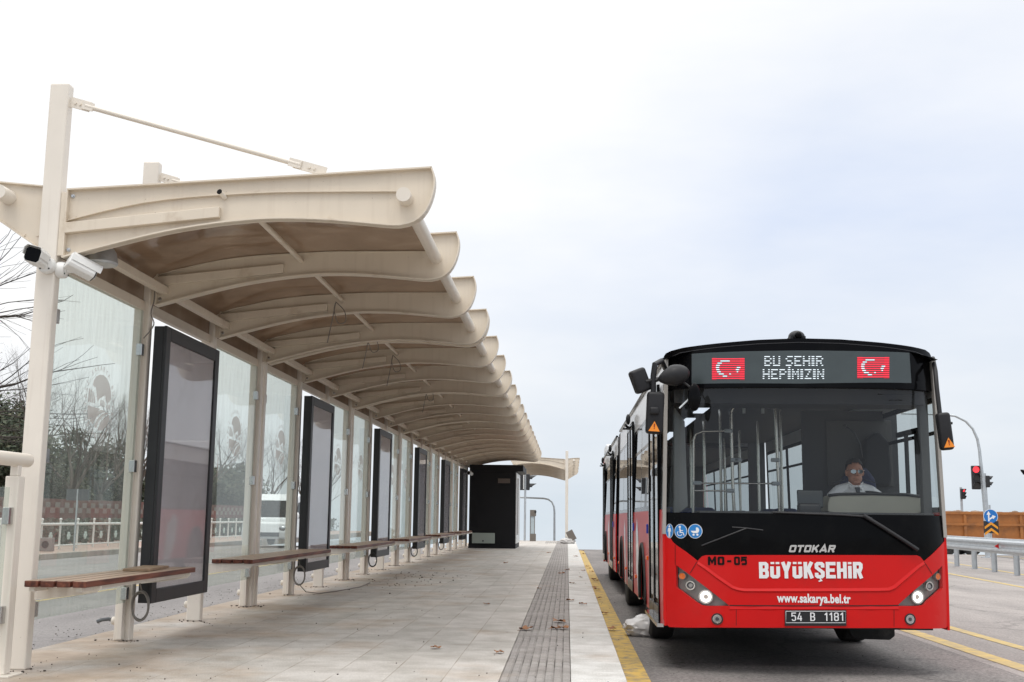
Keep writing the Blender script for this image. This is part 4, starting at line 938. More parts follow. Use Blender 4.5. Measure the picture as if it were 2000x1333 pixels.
# faint stencilled notes at the top right of the windscreen, small window badge
patch('windscreen_note', FP([(1714, 770), (1785, 770.5), (1785, 772), (1714, 771.6)]), lambda a, b, o: fmap(a, b, o+.002), BLACKL, bus); patch('windscreen_note', FP([(1736, 781), (1762, 781.2), (1762, 783), (1736, 782.6)]), lambda a, b, o: fmap(a, b, o+.002), BLACKL, bus)
# --- wipers
def fline3(name, pts, r, m, o=.03, parent=bus):
    return MB().tube([fmap(*F(*p), o if len(p) < 3 else p[2]) for p in [(q[0], q[1]) for q in pts]], r, 8).build(name, m, parent, smooth=40)
wp = fline3('wiper', [(1508, 1001), (1560, 1003), (1640, 1006), (1690, 1009.5), (1700, 1014)], .010, BLACK, .035)
fline3('wiper_blade', [(1684, 1007), (1720, 1029), (1760, 1055), (1788, 1074)], .017, BLACK, .035, wp)
wp2 = fline3('wiper', [(1372, 1066), (1410, 1051), (1440, 1039), (1458, 1032)], .007, BLACK, .03)
fline3('wiper_blade', [(1430, 1030), (1458, 1032), (1490, 1036)], .006, BLACK, .025, wp2)
# --- roof camera pod
rc = fmap(*F(1560, 662), 0)
MB().ball((rc.x, rc.y+.10, rc.z+.03), (.075, .10, .06), 18, 10).box(rc.x-.07, rc.x+.07, rc.y+.03, rc.y+.22, rc.z-.03, rc.z+.03).build('roof_camera', PLAST, bus, smooth=40)
MB().ball((rc.x, rc.y+.01, rc.z+.035), .035).build('roof_camera_lens', GBLACK, bus, smooth=True)
# --- body: sides, roof, bellows
YS0, YS1, YR0, YR1 = 10.54, 19.45, 20.75, 28.3
ZB = min(zbl, zbr)+.01
def smap(side):
    def f(y, z, o): return Vector((XC+side*(wz(z)+o), y, z))
    return f
AR = [13.35, 18.25, 25.6]
def lower(side, y0, y1, zt_, m, name, arches):
    p = [(y0, ZB)]
    for a in arches:
        if y0 < a < y1: p += [(a-.56, ZB)]+[(a-.56*math.cos(math.pi*i/12), ZB+.02+.64*math.sin(math.pi*i/12)) for i in range(0, 13)]+[(a+.56, ZB)]
    p += [(y1, ZB), (y1, zt_), (y0, zt_)]
    return patch(name, p, smap(side), m, bus, 1.0, .2, thick=.02, flip=(side > 0) ^ True ^ True)
def quad(side, y0, y1, z0, z1, m, name, o=0, th=.02, parent=None):
    return patch(name, [(y0, z0), (y1, z0), (y1, z1), (y0, z1)], lambda a, b, q: smap(side)(a, b, q+o), m, parent or bus, 2.0, .25, thick=th)
ZW0, ZW1, ZTOP = 1.22, 2.27, 2.60
DOORS = [(10.95, 12.2), (15.2, 16.5), (21.9, 23.15), (26.6, 27.8)]
for sd_ in (-1, 1):
    for (a, b) in ((YS0-.02, YS1), (YR0, YR1)):
        segs = [(a, b)]
        if sd_ < 0:
            for d0, d1 in DOORS:
                segs = [s_ for q0, q1 in segs for s_ in ([(q0, d0), (d1, q1)] if q0 < d0 < q1 else [(q0, q1)])]
        for q0, q1 in segs:
            if q1-q0 > .05: lower(sd_, q0, q1, ZW0, RED, 'side_panel', AR)
            n = max(1, round((q1-q0)/1.7)); st_ = (q1-q0)/n
            if q1-q0 < .6: quad(sd_, q0, q1, ZW0+.001, ZW1, GBLACK, 'window_pillar'); continue
            for i in range(n):
                s0, s1 = q0+i*st_, q0+(i+1)*st_
                fr = quad(sd_, s0+.001, s1-.001, ZW0+.001, ZW0+.05, GBLACK, 'window_frame', 0)
                fr2 = quad(sd_, s0+.001, s1-.001, ZW1-.05, ZW1, GBLACK, 'window_top_frame', 0, parent=bus)
                quad(sd_, s0+.001, s0+.05, ZW0+.05, ZW1-.05, GBLACK, 'window_pillar', 0); quad(sd_, s1-.05, s1-.001, ZW0+.05, ZW1-.05, GBLACK, 'window_pillar', 0)
                patch('window', [(s0+.051, ZW0+.051), (s1-.051, ZW0+.051), (s1-.051, ZW1-.051), (s0+.051, ZW1-.051)], smap(sd_), SGL, bus, None, .3)
                quad(sd_, s0+.06, s1-.06, 1.93, 1.965, GBLACK, 'window_bar', .003, .01)
        quad(sd_, a, b, ZW1+.001, ZTOP, WHITEB, 'upper_panel')
    quad(sd_, YS0-.035, YS0+.04, 1.0, ZTOP, mat('pillar_cream', (.38, .36, .33), .4), 'corner_pillar', .004, .03)
    for a in AR:   # wheel arch rim
        mbr = MB(); pts = []
        for i in range(17):
            t_ = math.pi*i/16; pts.append(smap(sd_)(a-.56*math.cos(t_), ZB+.02+.64*math.sin(t_), .004))
        mbr.tube(pts, .022, 6).build('arch_rim', RUBBER, bus, smooth=True)
# white wave graphics, reflectors and lamps on the kerb side
for (y0_, w_) in ((13.95, .7), (17.1, .5), (23.6, .8)):
    patch('white_graphic', [(y0_, .18), (y0_+w_*.45, .18), (y0_+w_*.8, .55), (y0_+w_*.9, 1.0), (y0_+w_*.6, 1.15), (y0_+.12, .9), (y0_+.02, .5)], lambda a, b, o: smap(-1)(a, b, o+.003), WHITEB, bus, .5, .2)
for y_, z_ in ((12.45, .72), (14.6, .42), (17.0, .42), (19.2, .42), (21.3, .42), (24.2, .42)):
    MB().box(XC-wz(z_)-.022, XC-wz(z_), y_-.05, y_+.05, z_-.022, z_+.022).build('side_marker_lamp', ORANGE, bus, bevel=.006)
for y_ in (12.40, 15.0, 21.6): MB().box(XC-HW-.02, XC-HW, y_-.03, y_+.03, .98, 1.08).build('door_button', mat('button_blue', (.02, .04, .35), .4), bus, bevel=.005)
# doors on the kerb side
for k_, (d0, d1) in enumerate(DOORS):
    dm = (d0+d1)/2
    for q0, q1 in ((d0+.01, dm-.004), (dm+.004, d1-.01)):
        dr_ = MB().box(XC-wz(1)-.012, XC-wz(1)+.018, q0, q0+.055, ZB, 2.42).box(XC-wz(1)-.012, XC-wz(1)+.018, q1-.055, q1, ZB, 2.42).box(XC-wz(1)-.012, XC-wz(1)+.018, q0+.055, q1-.055, ZB, ZB+.14).box(XC-wz(1)-.012, XC-wz(1)+.018, q0+.055, q1-.055, 2.34, 2.42).build('door', GBLACK, bus, bevel=.006)
        MB().box(XC-wz(1)-.002, XC-wz(1)+.004, q0+.055, q1-.055, ZB+.14, 2.34).build('door_glass', SGL, dr_)
        MB().tube([(XC-HW+.06, q1-.12, .75), (XC-HW+.06, q1-.12, 1.75)], .013, 8).build('door_handrail', STEEL, dr_)
    if k_:
        am = MB().tube([(XC-wz(2.4)-.02, dm+.1, 2.36), (XC-wz(2.4)-.07, dm+.02, 2.40), (XC-wz(2.4)-.10, dm-.05, 2.42)], .018, 8).box(XC-wz(2.4)-.13, XC-wz(2.4)-.0, dm-.05, dm+.05, 2.36, 2.38).build('door_mirror_arm', PLAST, bus, smooth=40)
        MB().ball((XC-wz(2.4)-.06, dm-.02, 2.50), (.032, .05, .075)).build('door_mirror', PLAST, am, smooth=True)
MB().box(XC-wz(.2)-.06, XC-wz(.2)-.0, 10.60, 12.2, ZB-.02, ZB+.012).build('door_sill', CHROME, bus)
# roof
def rmap(u, y, o):
    zt_ = ZTOP+.135*(1-abs(u)**3.2); return Vector((XC+u*wz(ZTOP), y, zt_+o))
def roof(y0, y1, m, name):
    mb_ = MB(); n = 20; ys = [y0+(y1-y0)*i/8 for i in range(9)]; vs = []; fs = []
    for y in ys:
        for i in range(n+1):
            u = -1+2*i/n; yy = y
            if y == y0 and y0 < 11: yy = fY(XC+u*wz(ZTOP), ZTOP)+.02
            vs.append(rmap(u, yy, 0))
    for j in range(8):
        for i in range(n): a = j*(n+1)+i; fs.append((a, a+1, a+n+2, a+n+1))
    return mb_.add(vs, fs).build(name, m, bus, smooth=True)
roof(10.3, 11.2, GBLACK, 'roof_front'); roof(11.2, YS1, WHITEB, 'roof'); roof(YR0, YR1, WHITEB, 'roof')
rsl = MB().tube([(XC-wz(ZTOP)-.005, 10.6, ZTOP+.012), (XC-wz(ZTOP)-.005, YS1, ZTOP+.012)], .022, 8).build('roof_gutter', GBLACK, bus)
MB().tube([(XC-wz(ZTOP)-.005, YR0, ZTOP+.012), (XC-wz(ZTOP)-.005, YR1, ZTOP+.012)], .022, 8).build('roof_gutter', GBLACK, bus)
MB().box(XC-.75, XC+.75, 14.5, 17.5, ZTOP+.1, ZTOP+.30).build('roof_unit', WHITEB, bus, bevel=.05)
MB().box(XC-wz(2.6), XC-wz(2.6)+1.6, 27.0, 28.25, ZTOP+.05, ZTOP+.28).build('roof_unit', WHITEB, bus, bevel=.05)
bl = MB(); nb = 18
for i in range(nb):
    y0_ = YS1+(YR0-YS1)*i/nb; y1_ = YS1+(YR0-YS1)*(i+.62)/nb
    for a, b in ((0, 0),):
        bl.box(XC-1.20, XC-1.14, y0_, y1_, .2, ZTOP+.04).box(XC+1.14, XC+1.20, y0_, y1_, .2, ZTOP+.04).box(XC-1.14, XC+1.14, y0_, y1_, ZTOP, ZTOP+.04)
bl.box(XC-1.135, XC-1.12, YS1, YR0, .2, ZTOP-.01).box(XC+1.12, XC+1.135, YS1, YR0, .2, ZTOP-.01).build('bellows', mat('bellows_rubber', (.10, .10, .105), .7), bus)
MB().box(XC-wz(1)+.02, XC+wz(1)-.02, YR1-.02, YR1, .1, 2.6).build('rear_wall', RED, bus)
# wheels
TYR = MB().lathe([(.30, -.125), (.42, -.14), (.468, -.115), (.478, -.06), (.478, .06), (.468, .115), (.42, .14), (.30, .125)], (0, 0, 0), 'x', 40).mesh('tyre')
RIM = MB().lathe([(.30, -.11), (.295, -.02), (.22, .01), (.12, -.05), (.11, -.11)], (0, 0, 0), 'x', 32)
for i in range(10): a = 2*math.pi*i/10; RIM.lathe([(.014, -.03), (.014, -.06)], (0, .175*math.cos(a), .175*math.sin(a)), 'x', 6)
RIMM = RIM.mesh('rim')
for a in AR:
    for sd_ in (-1, 1):
        w_ = empty('wheel', (0, 0, 0), None, None); w_.parent = bus; w_.location = (XC+sd_*(HW-.20), a, RZ+.478)
        if sd_ > 0: w_.rotation_euler = (0, 0, math.pi)
        t_ = link('tyre', TYR, RUBBER, w_, smooth=35); link('rim', RIMM, GALV, w_, smooth=35)
    MB().tube([(XC-1.0, a, RZ+.45), (XC+1.0, a, RZ+.45)], .07, 10).build('axle', RUBBER, bus)
MB().prism([(2.86, .0), (2.90, -.035), (3.25, -.04), (3.30, .0), (3.30, .2), (2.80, .2)], 11.9, 12.0, 'y').build('mud_flap', RUBBER, bus, bevel=.01)
MB().box(XC-1.15, XC+1.15, 11.2, YS1, .165, .198).build('underbody', BLACK, bus)
MB().box(XC-1.15, XC+1.15, YR0, YR1-.05, .10, .155).build('underbody', BLACK, bus)
# --- mirrors
def rbox(name, c, s, rot, m, parent, bev=.03):
    me = MB().box(-s[0]/2, s[0]/2, -s[1]/2, s[1]/2, -s[2]/2, s[2]/2).mesh(name); o = link(name, me, m, parent, bevel=bev); o.modifiers[0].segments = 4
    for p in me.polygons: p.use_smooth = True
    o.location = c; o.rotation_euler = rot; return o
def at(px, py, Y): return onY(px, py, Y)
YM = 10.12
pm0 = at(1313, 705, 10.35); arm0 = MB().tube([at(1300, 722, 10.45), at(1292, 705, 10.2), at(1279, 712, YM), at(1276, 735, YM), at(1276, 775, YM), at(1275, 812, YM)], [.022, .024, .026, .026, .024, .024], 12).tube([at(1277, 742, YM), at(1262, 746, YM)], .02, 8).tube([at(1278, 744, YM), at(1295, 737, YM)], .02, 8).build('mirror_arm', PLAST, bus, smooth=40)
rbox('kerb_mirror', at(1250, 744, YM+.02), (.150, .10, .215), (0, R_(-22), R_(20)), PLAST, arm0, .028)
me = MB().ball((0, 0, 0), (.145, .085, .095), 22, 14).mesh('entrance_mirror')
for v in me.vertices:
    if v.co.x < 0: v.co.z *= 1-.35*abs(v.co.x)/.145; v.co.y *= 1-.25*abs(v.co.x)/.145
o = link('entrance_mirror', me, PLAST, arm0, smooth=True); o.location = at(1316, 734, YM-.02); o.rotation_euler = (0, R_(-16), 0)
mm_ = rbox('main_mirror', at(1279, 807, YM), (.155, .10, .375), (0, R_(3), 0), PLAST, arm0, .03)
rbox('mirror_joint', at(1278, 803, YM-.06), (.085, .05, .07), (0, 0, 0), PLAST, arm0, .02)
def tri(c, s, parent, yo):
    T = mat('warning_orange', (.85, .26, .01), .4, coat=.3); a = MB().prism([(-s, -s*.85), (s, -s*.85), (0, s*.95)], -.001, .001, 'y').build('warning_triangle', T, parent)
    b = MB().prism([(-.004, -.008), (.004, -.008), (.0065, .024), (-.0065, .024)], -.0035, -.0018, 'y').prism([(-.004, -.021), (.004, -.021), (.004, -.013), (-.004, -.013)], -.0035, -.0018, 'y').build('exclamation_mark', mat('warn_red', (.25, .02, .0), .5), a)
    a.location = c; return a
tri((-.003, -.0515, -.125), .050, mm_, 0)
disc_o = MB().ball((0, 0, 0), (.062, .03, .125), 18, 12).build('low_mirror', GBLACK, arm0, smooth=True); disc_o.location = at(1356, 776, 10.05); disc_o.rotation_euler = (0, 0, R_(15))
MB().tube([at(1330, 742, 10.1), at(1342, 752, 10.08), at(1352, 760, 10.06)], .009, 8).build('low_mirror_arm', PLAST, arm0)
rbox('strip_light', at(1340, 785, 10.08), (.17, .012, .014), (0, R_(-44), 0), mat('pale_strip', (.7, .75, .78), .2), arm0, .003)
# offside mirror
am2 = MB().tube([at(1822, 700, 10.6), at(1827, 725, 10.4), at(1830, 760, 10.35), at(1836, 812, 10.3)], .020, 10).build('mirror_arm', PLAST, bus, smooth=40)
m2 = rbox('main_mirror', at(1845, 843, 10.3), (.115, .10, .335), (0, R_(-5), 0), PLAST, am2, .028)
for yy in (826, 853): MB().tube([at(1845, yy, 10.3), at(1860, yy+1, 10.3)], .012, 8).build('mirror_stud', PLAST, am2)
tri((.008, -.0515, -.105), .048, m2, 0)
# --- inside of the bus
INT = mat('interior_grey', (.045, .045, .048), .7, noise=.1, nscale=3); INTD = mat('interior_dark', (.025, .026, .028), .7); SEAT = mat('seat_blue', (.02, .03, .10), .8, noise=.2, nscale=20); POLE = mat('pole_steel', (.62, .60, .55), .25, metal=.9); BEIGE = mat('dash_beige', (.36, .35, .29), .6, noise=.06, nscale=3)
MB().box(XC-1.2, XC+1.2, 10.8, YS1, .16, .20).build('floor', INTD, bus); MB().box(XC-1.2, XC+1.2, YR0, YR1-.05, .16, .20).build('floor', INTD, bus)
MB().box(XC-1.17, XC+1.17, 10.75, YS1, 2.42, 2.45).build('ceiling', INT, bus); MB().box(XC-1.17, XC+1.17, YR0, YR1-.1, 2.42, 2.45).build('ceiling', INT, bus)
for sd_ in (-1, 1):
    xx = XC+sd_*1.21
    if sd_ > 0: MB().box(xx-.02, xx+.01, 10.8, YS1, .2, ZW0).build('wall_lining', INT, bus)
    else:
        MB().box(xx-.01, xx+.02, 10.62, 10.94, .2, ZW0+.02).build('wall_lining', INT, bus)
        MB().box(xx-.01, xx+.02, 12.21, 15.1, .2, ZW0).build('wall_lining', INT, bus); MB().box(xx-.01, xx+.02, 16.6, YS1, .2, ZW0).build('wall_lining', INT, bus)
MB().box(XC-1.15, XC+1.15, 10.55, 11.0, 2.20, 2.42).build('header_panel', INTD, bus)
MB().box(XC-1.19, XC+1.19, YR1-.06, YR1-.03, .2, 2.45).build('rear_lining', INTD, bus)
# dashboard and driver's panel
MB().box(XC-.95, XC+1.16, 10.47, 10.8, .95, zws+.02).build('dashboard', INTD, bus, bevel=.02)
dy = 10.95
dpx = [(1617, 985), (1622, 968), (1700, 967), (1770, 969), (1796, 972), (1803, 980), (1803, 1001), (1770, 1013), (1660, 1013), (1640, 1006), (1617, 1000)]
dpl = [(onY(a, b, dy).x, onY(a, b, dy).z) for a, b in dpx]
MB().prism(dpl, dy, dy+.30, 'y').build('instrument_back', BEIGE, bus, bevel=.012)
rim_ = [(onY(a, b, dy-.02).x, onY(a, b, dy-.02).z) for a, b in ((1619, 969), (1640, 966.5), (1700, 965.5), (1770, 967), (1799, 971))]
MB().tube([(x, dy+.0, z+.004) for x, z in rim_], .014, 8).build('instrument_hood', BLACK, bus, smooth=True)
SWX, SWY, SWZ = onY(1706, 967, 11.27).x-.02, 11.25, 1.335
MB().tube([(SWX+.205*math.cos(a), SWY+.195*math.sin(a), SWZ+.085*math.sin(a)) for a in [2*math.pi*i/32 for i in range(33)]], .015, 8).build('steering_wheel', BLACK, bus, smooth=True)
rbox('fare_reader', onY(1580, 995, 10.75), (.21, .10, .11), (0, 0, 0), BLACK, bus, .03); rbox('screen', onY(1582, 975, 10.9), (.24, .03, .17), (R_(-8), 0, 0), mat('screen_dark', (.03, .035, .035), .2), bus, .02)
# partition behind the driver, bag on hook, seat
MB().box(onY(1566, 900, 12.3).x, onY(1752, 900, 12.3).x, 12.25, 12.29, .6, 2.3).build('partition', mat('partition_grey', (.042, .042, .044), .6), bus)
MB().box(onY(1612, 900, 12.3).x, onY(1740, 900, 12.3).x, 12.225, 12.249, 1.5, 2.2).build('partition_panel', mat('partition_panel', (.058, .056, .053), .6), bus, bevel=.02)
sx = onY(1668, 930, 11.55).x
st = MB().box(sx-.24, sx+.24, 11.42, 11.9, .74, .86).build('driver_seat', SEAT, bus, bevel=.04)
MB().prism([(sx-.18, .87), (sx+.28, .87), (sx+.31, 1.35), (sx+.28, 1.56), (sx+.20, 1.68), (sx+.02, 1.68), (sx-.06, 1.56), (sx-.12, 1.35)], 11.80, 11.90, 'y').build('driver_seat_back', mat('seat_blue_back', (.02, .025, .075), .7), st, bevel=.04)
MB().box(sx-.08, sx+.08, 11.6, 11.8, .2, .74).build('seat_pedestal', BLACK, st)
MB().tube([onY(1650, 832, 11.7), onY(1668, 845, 11.72), onY(1679, 868, 11.75), onY(1684, 895, 11.78)], .009, 6).ball(tuple(onY(1650, 832, 11.7)), .018).build('gooseneck_microphone', BLACK, bus, smooth=True)
# hand poles
def V3(px, py, Y): return onY(px, py, Y)
YP = 11.75
def pole(pts, r=.017, Y=YP, nm='hand_pole'): return MB().tube([onY(a, b, Y) for a, b in pts], r, 10).build(nm, POLE, bus, smooth=40)
pole([(1354, 1004), (1354, 860), (1359, 848), (1372, 843), (1416, 842)], .014); pole([(1434, 1003), (1431, 940), (1427, 805), (1432, 796), (1445, 793), (1500, 795), (1517, 797)], .017)
pole([(1523, 1002), (1517, 860), (1514, 800)], .017); pole([(1354, 944), (1515, 945)], .009); pole([(1354, 959), (1430, 959)], .009)
cl = mat('pole_clamp', (.42, .46, .48), .35)
for a, b in ((1423, 842), (1435, 899), (1362, 944), (1426, 959), (1514, 899), (1515, 945), (1441, 899)): rbox('pole_clamp', onY(a, b, YP-.02), (.085, .045, .04), (0, 0, 0), cl, bus, .012)
for a in (1453, 1490): MB().tube([onY(a, 795, YP), onY(a, 808, YP)], .016, 8).build('strap', cl, bus)
for y_, z0_, z1_ in ((11.12, 1.36, 2.02), (11.45, 1.36, 2.02)): MB().box(XC+1.205, XC+1.235, y_-.022, y_+.022, z0_, z1_).build('window_slider_frame', INTD, bus)
MB().box(XC+1.205, XC+1.235, 10.8, 11.75, 1.98, 2.03).build('window_slider_frame', INTD, bus)
jx = onY(1714, 880, 12.1).x
MB().prism([(jx-.02, 2.06), (jx-.13, 1.97), (jx-.155, 1.60), (jx-.13, 1.52), (jx+.12, 1.50), (jx+.14, 1.62), (jx+.12, 1.96), (jx+.03, 2.06)], 12.08, 12.20, 'y').build('hung_jacket', mat('jacket_black', (.02, .02, .022), .9), bus, bevel=.03)
# ceiling lights
LT = mat('ceiling_light_on', (.9, .9, .9), .4, emit=(.80, .88, 1.0), es=1.0)
for y0_ in (12.2, 14.6, 17.0): MB().box(XC-.62, XC-.50, y0_, y0_+1.6, 2.405, 2.419).build('ceiling_light', LT, bus)
# passenger seats
SB = MB().box(-.21, .21, -.20, .20, .42, .50).prism([(-.21, .5), (.21, .5), (.20, 1.0), (.12, 1.08), (-.12, 1.08), (-.20, 1.0)], .17, .23, 'y').mesh('passenger_seat')
for y_ in (13.3, 14.1, 17.2, 18.0, 18.8):
    for x_ in (-.95, -.5, .5, .95):
        if x_ < 0 and y_ < 14.5 and y_ > 17: continue
        o = link('passenger_seat', SB, SEAT, bus, bevel=.03); o.location = (XC+x_, y_+.5, .2)
for y_ in (13.4, 15.0, 16.6, 18.2):
    for x_ in (-.35, .35): MB().tube([(XC+x_, y_, .2), (XC+x_, y_, 2.42)], .017, 8).build('hand_pole', POLE, bus, smooth=40)
# grey curtain-like front corner trim seen through the windscreen
MB().prism([(onY(1303, 0, 10.9).x, 1.15), (onY(1330, 0, 10.9).x, 1.25), (onY(1326, 0, 10.9).x, 2.05), (onY(1306, 0, 10.9).x, 2.2)], 10.8, 10.86, 'y').build('corner_trim', mat('trim_grey', (.16, .17, .17), .6), bus, bevel=.01)
MB().box(XC+1.12, XC+1.20, 10.66, 10.76, 1.1, 2.3).build('corner_trim', mat('trim_dark', (.07, .075, .075), .6), bus, bevel=.01)
# ================================================================== DRIVER
hd = onY(1669, 925, 11.50); DX, DY, DZ = hd.x, 11.50, hd.z+.004    # head centre
drv = empty('person', (DX, DY, .86), 'bus driver in white uniform shirt, dark tie and mirrored sunglasses behind the windscreen', 'person')
SKIN = mat('skin', (.46, .215, .14), .5, noise=.06, nscale=30); SHIRT = mat('white_shirt', (.80, .80, .80), .75, noise=.03, nscale=10, bump=.5, bscale=14); TROUS = mat('dark_trousers', (.02, .022, .03), .8)
hz = DZ-.86
def remesh(o, vox):
    r = o.modifiers.new('remesh', 'REMESH'); r.mode = 'VOXEL'; r.voxel_size = vox; r.use_smooth_shade = True
    s_ = o.modifiers.new('smooth', 'SMOOTH'); s_.iterations = 3; s_.factor = .5
B = MB()
B.ball((0, 0, hz+.02), (.078, .096, .108), 24, 16).ball((0, -.018, hz-.055), (.067, .070, .064), 20, 12).ball((0, -.055, hz-.095), (.034, .030, .024), 14, 8)
B.tube([(0, -.090, hz+.025), (0, -.104, hz-.005), (0, -.112, hz-.022)], [.009, .013, .016], 10).ball((-.013, -.098, hz-.024), .011, 8, 6).ball((.013, -.098, hz-.024), .011, 8, 6)
B.tube([(-.026, -.083, hz-.056), (0, -.092, hz-.053), (.026, -.083, hz-.056)], [.006, .009, .006], 8).tube([(-.022, -.083, hz-.066), (0, -.090, hz-.067), (.022, -.083, hz-.066)], [.006, .009, .006], 8)
B.ball((-.034, -.080, hz+.036), (.026, .014, .010), 10, 6).ball((.034, -.080, hz+.036), (.026, .014, .010), 10, 6)
for s_ in (-1, 1): B.ball((s_*.080, .005, hz+.0), (.012, .024, .034), 12, 8, Matrix.Rotation(s_*.25, 3, 'Z')); B.ball((s_*.030, -.086, hz+.014), .013, 10, 8)
hs = hz+.045
B.tube([(0, .015, hs-.20), (0, .008, hz-.10), (0, .010, hz-.06)], [.066, .058, .058], 18)
B.tube([(0, .09, .06), (0, .07, .18), (0, .05, .34), (0, .03, hs-.25), (0, .02, hs-.17)], [.14, .14, .15, .12, .058], 20)
for s_ in (-1, 1):
    wx, wy, wz_ = SWX-DX+s_*.19, SWY-DY+.03, SWZ-.86
    B.tube([(s_*.15, .03, hs-.235), (s_*.205, .0, hs-.28), (s_*.245, -.03, hs-.42), (s_*.255, -.06, hs-.50)], [.06, .062, .05, .043], 12)
    B.tube([(s_*.255, -.06, hs-.50), ((s_*.255+wx)/2, (-.06+wy)/2, (hs-.50+wz_)/2-.01), (wx, wy+.05, wz_-.0)], [.045, .038, .027], 12)
    B.ball((wx, wy+.01, wz_+.005), (.040, .045, .018), 12, 8)
    for k in range(4):
        ky = wy-.032+.0*k; kx = wx-.030+.020*k
        B.tube([(kx, wy-.02, wz_+.012), (kx, wy-.055-.004*(k in (1, 2)), wz_+.012), (kx, wy-.070, wz_-.008), (kx, wy-.050, wz_-.030)], [.0095, .009, .0085, .007], 8)
    B.tube([(wx-s_*.035, wy+.01, wz_), (wx-s_*.052, wy-.015, wz_-.008), (wx-s_*.046, wy-.040, wz_-.018)], [.011, .010, .008], 8)
    B.tube([(s_*.085, .06, .08), (s_*.11, -.18, .09), (s_*.12, -.38, .07)], [.085, .075, .06], 12)
    B.tube([(s_*.12, -.38, .07), (s_*.12, -.42, -.15), (s_*.12, -.44, -.42)], [.06, .05, .038], 12).ball((s_*.12, -.50, -.46), (.04, .11, .035), 12, 8)
body = B.build('body', SKIN, drv); remesh(body, .0055)
S = MB().tube([(0, .09, .03), (0, .07, .18), (0, .05, .34), (0, .03, hs-.25), (0, .022, hs-.185), (0, .016, hs-.150)], [.165, .168, .182, .165, .085, .068], 24)
for s_ in (-1, 1):
    S.tube([(s_*.04, .025, hs-.19), (s_*.15, .03, hs-.225), (s_*.212, .0, hs-.28), (s_*.252, -.03, hs-.42), (s_*.262, -.06, hs-.50)], [.06, .066, .070, .060, .054], 14)
shirt = S.build('shirt', SHIRT, body); remesh(shirt, .012)
for s_ in (-1, 1):
    c = MB().add([(s_*.012, -.072, hs-.185), (s_*.070, -.035, hs-.130), (s_*.075, -.005, hs-.150), (s_*.052, -.096, hs-.215), (s_*.018, -.080, hs-.184), (s_*.073, -.040, hs-.138), (s_*.080, -.005, hs-.160), (s_*.054, -.102, hs-.221)], [(0, 1, 2, 3), (4, 7, 6, 5), (0, 3, 7, 4), (0, 4, 5, 1), (1, 5, 6, 2), (2, 6, 7, 3)]).build('collar', SHIRT, shirt)
    MB().box(-.055, .055, -.026, .026, 0, .008).build('epaulette', mat('epaulette_grey', (.03, .035, .05), .7), shirt, bevel=.004).matrix_local = Matrix.Translation((s_*.150, -.008, hs-.130))@Matrix.Rotation(s_*.27, 4, 'Y')
TIE = mat('tie_grey', (.045, .05, .06), .6)
tz = hs-.188
MB().add([(-.024, -.105, tz), (.024, -.105, tz), (.015, -.125, tz-.045), (-.015, -.125, tz-.045), (.036, -.185, tz-.24), (-.036, -.185, tz-.24), (-.024, -.085, tz), (.024, -.085, tz), (.015, -.10, tz-.045), (-.015, -.10, tz-.045), (.036, -.16, tz-.24), (-.036, -.16, tz-.24)],
         [(0, 1, 2, 3), (3, 2, 4, 5), (6, 9, 8, 7), (9, 11, 10, 8), (0, 6, 7, 1), (1, 7, 8, 2), (3, 9, 6, 0), (2, 8, 10, 4), (5, 11, 9, 3), (4, 10, 11, 5)]).build('tie', TIE, shirt)
mbh = MB().ball((0, .010, hz+.048), (.088, .108, .102), 26, 18); keep = []
hm = bmesh.new(); hm.from_mesh(mbh.mesh('hair'))
bmesh.ops.delete(hm, geom=[v for v in hm.verts if (v.co.y < -.01 and v.co.z < hz+.076+.25*max(0, -.05-v.co.y)) or v.co.z < hz-.045 or (v.co.y < .035 and v.co.z < hz+.02)], context='VERTS')
me = bpy.data.meshes.new('hair'); hm.to_mesh(me); hm.free()
link('hair', me, mat('hair_dark', (.018, .014, .012), .7, noise=.3, nscale=60), body, smooth=True)
sg = MB()
for s_ in (-1, 1):
    pts = [(s_*.034+.027*math.cos(a), .0, -.004+.0205*math.sin(a)*(1.1 if math.sin(a) < 0 else .85)) for a in [2*math.pi*i/20 for i in range(20)]]
    sg.add([(x, -.106+abs(x)*.12, hz+.016+z) for x, y, z in pts]+[(x, -.102+abs(x)*.12, hz+.016+z) for x, y, z in pts], [tuple(range(20)), tuple(range(39, 19, -1))]+[(i, (i+1) % 20, (i+1) % 20+20, i+20) for i in range(20)])
sgo = sg.build('sunglasses', mat('mirror_lens', (.30, .34, .36), .08, metal=.9), body)
fr = MB().tube([(-.010, -.108, hz+.022), (.010, -.108, hz+.022)], .002, 6)
for s_ in (-1, 1): fr.tube([(s_*.060, -.100, hz+.024), (s_*.079, -.085, hz+.022), (s_*.084, .0, hz+.018)], .002, 6)
fr.build('glasses_frame', CHROME, sgo)
# ================================================================== RIGHT SIDE
def gr(y): return (11.47+.077*(y-30.5), y)
g = empty('guardrail', (11.3, 30, 0), 'galvanised crash barrier along the road right of the bus', 'guardrail')
prof = [(0, .74), (-.025, .735), (-.03, .70), (-.105, .655), (-.105, .615), (-.03, .57), (-.02, .535), (-.03, .50), (-.105, .455), (-.105, .415), (-.03, .37), (-.025, .335), (0, .33)]
vs = []; fs = []; ysr = [16+2*i for i in range(21)]
for y in ysr:
    x, _ = gr(y)
    for dx, z in prof: vs.append((x+dx-11.3, y-30, z+gz(y)-RZ))
    for dx, z in prof: vs.append((x+dx+.006-11.3, y-30, z+gz(y)-RZ))
m = len(prof); 
for j in range(len(ysr)-1):
    for i in range(m-1):
        a = j*2*m+i; fs += [(a, a+1, a+2*m+1, a+2*m), (a+m, a+2*m+m, a+2*m+m+1, a+m+1)]
MB().add(vs, fs).build('rail', GALV, g, smooth=40)
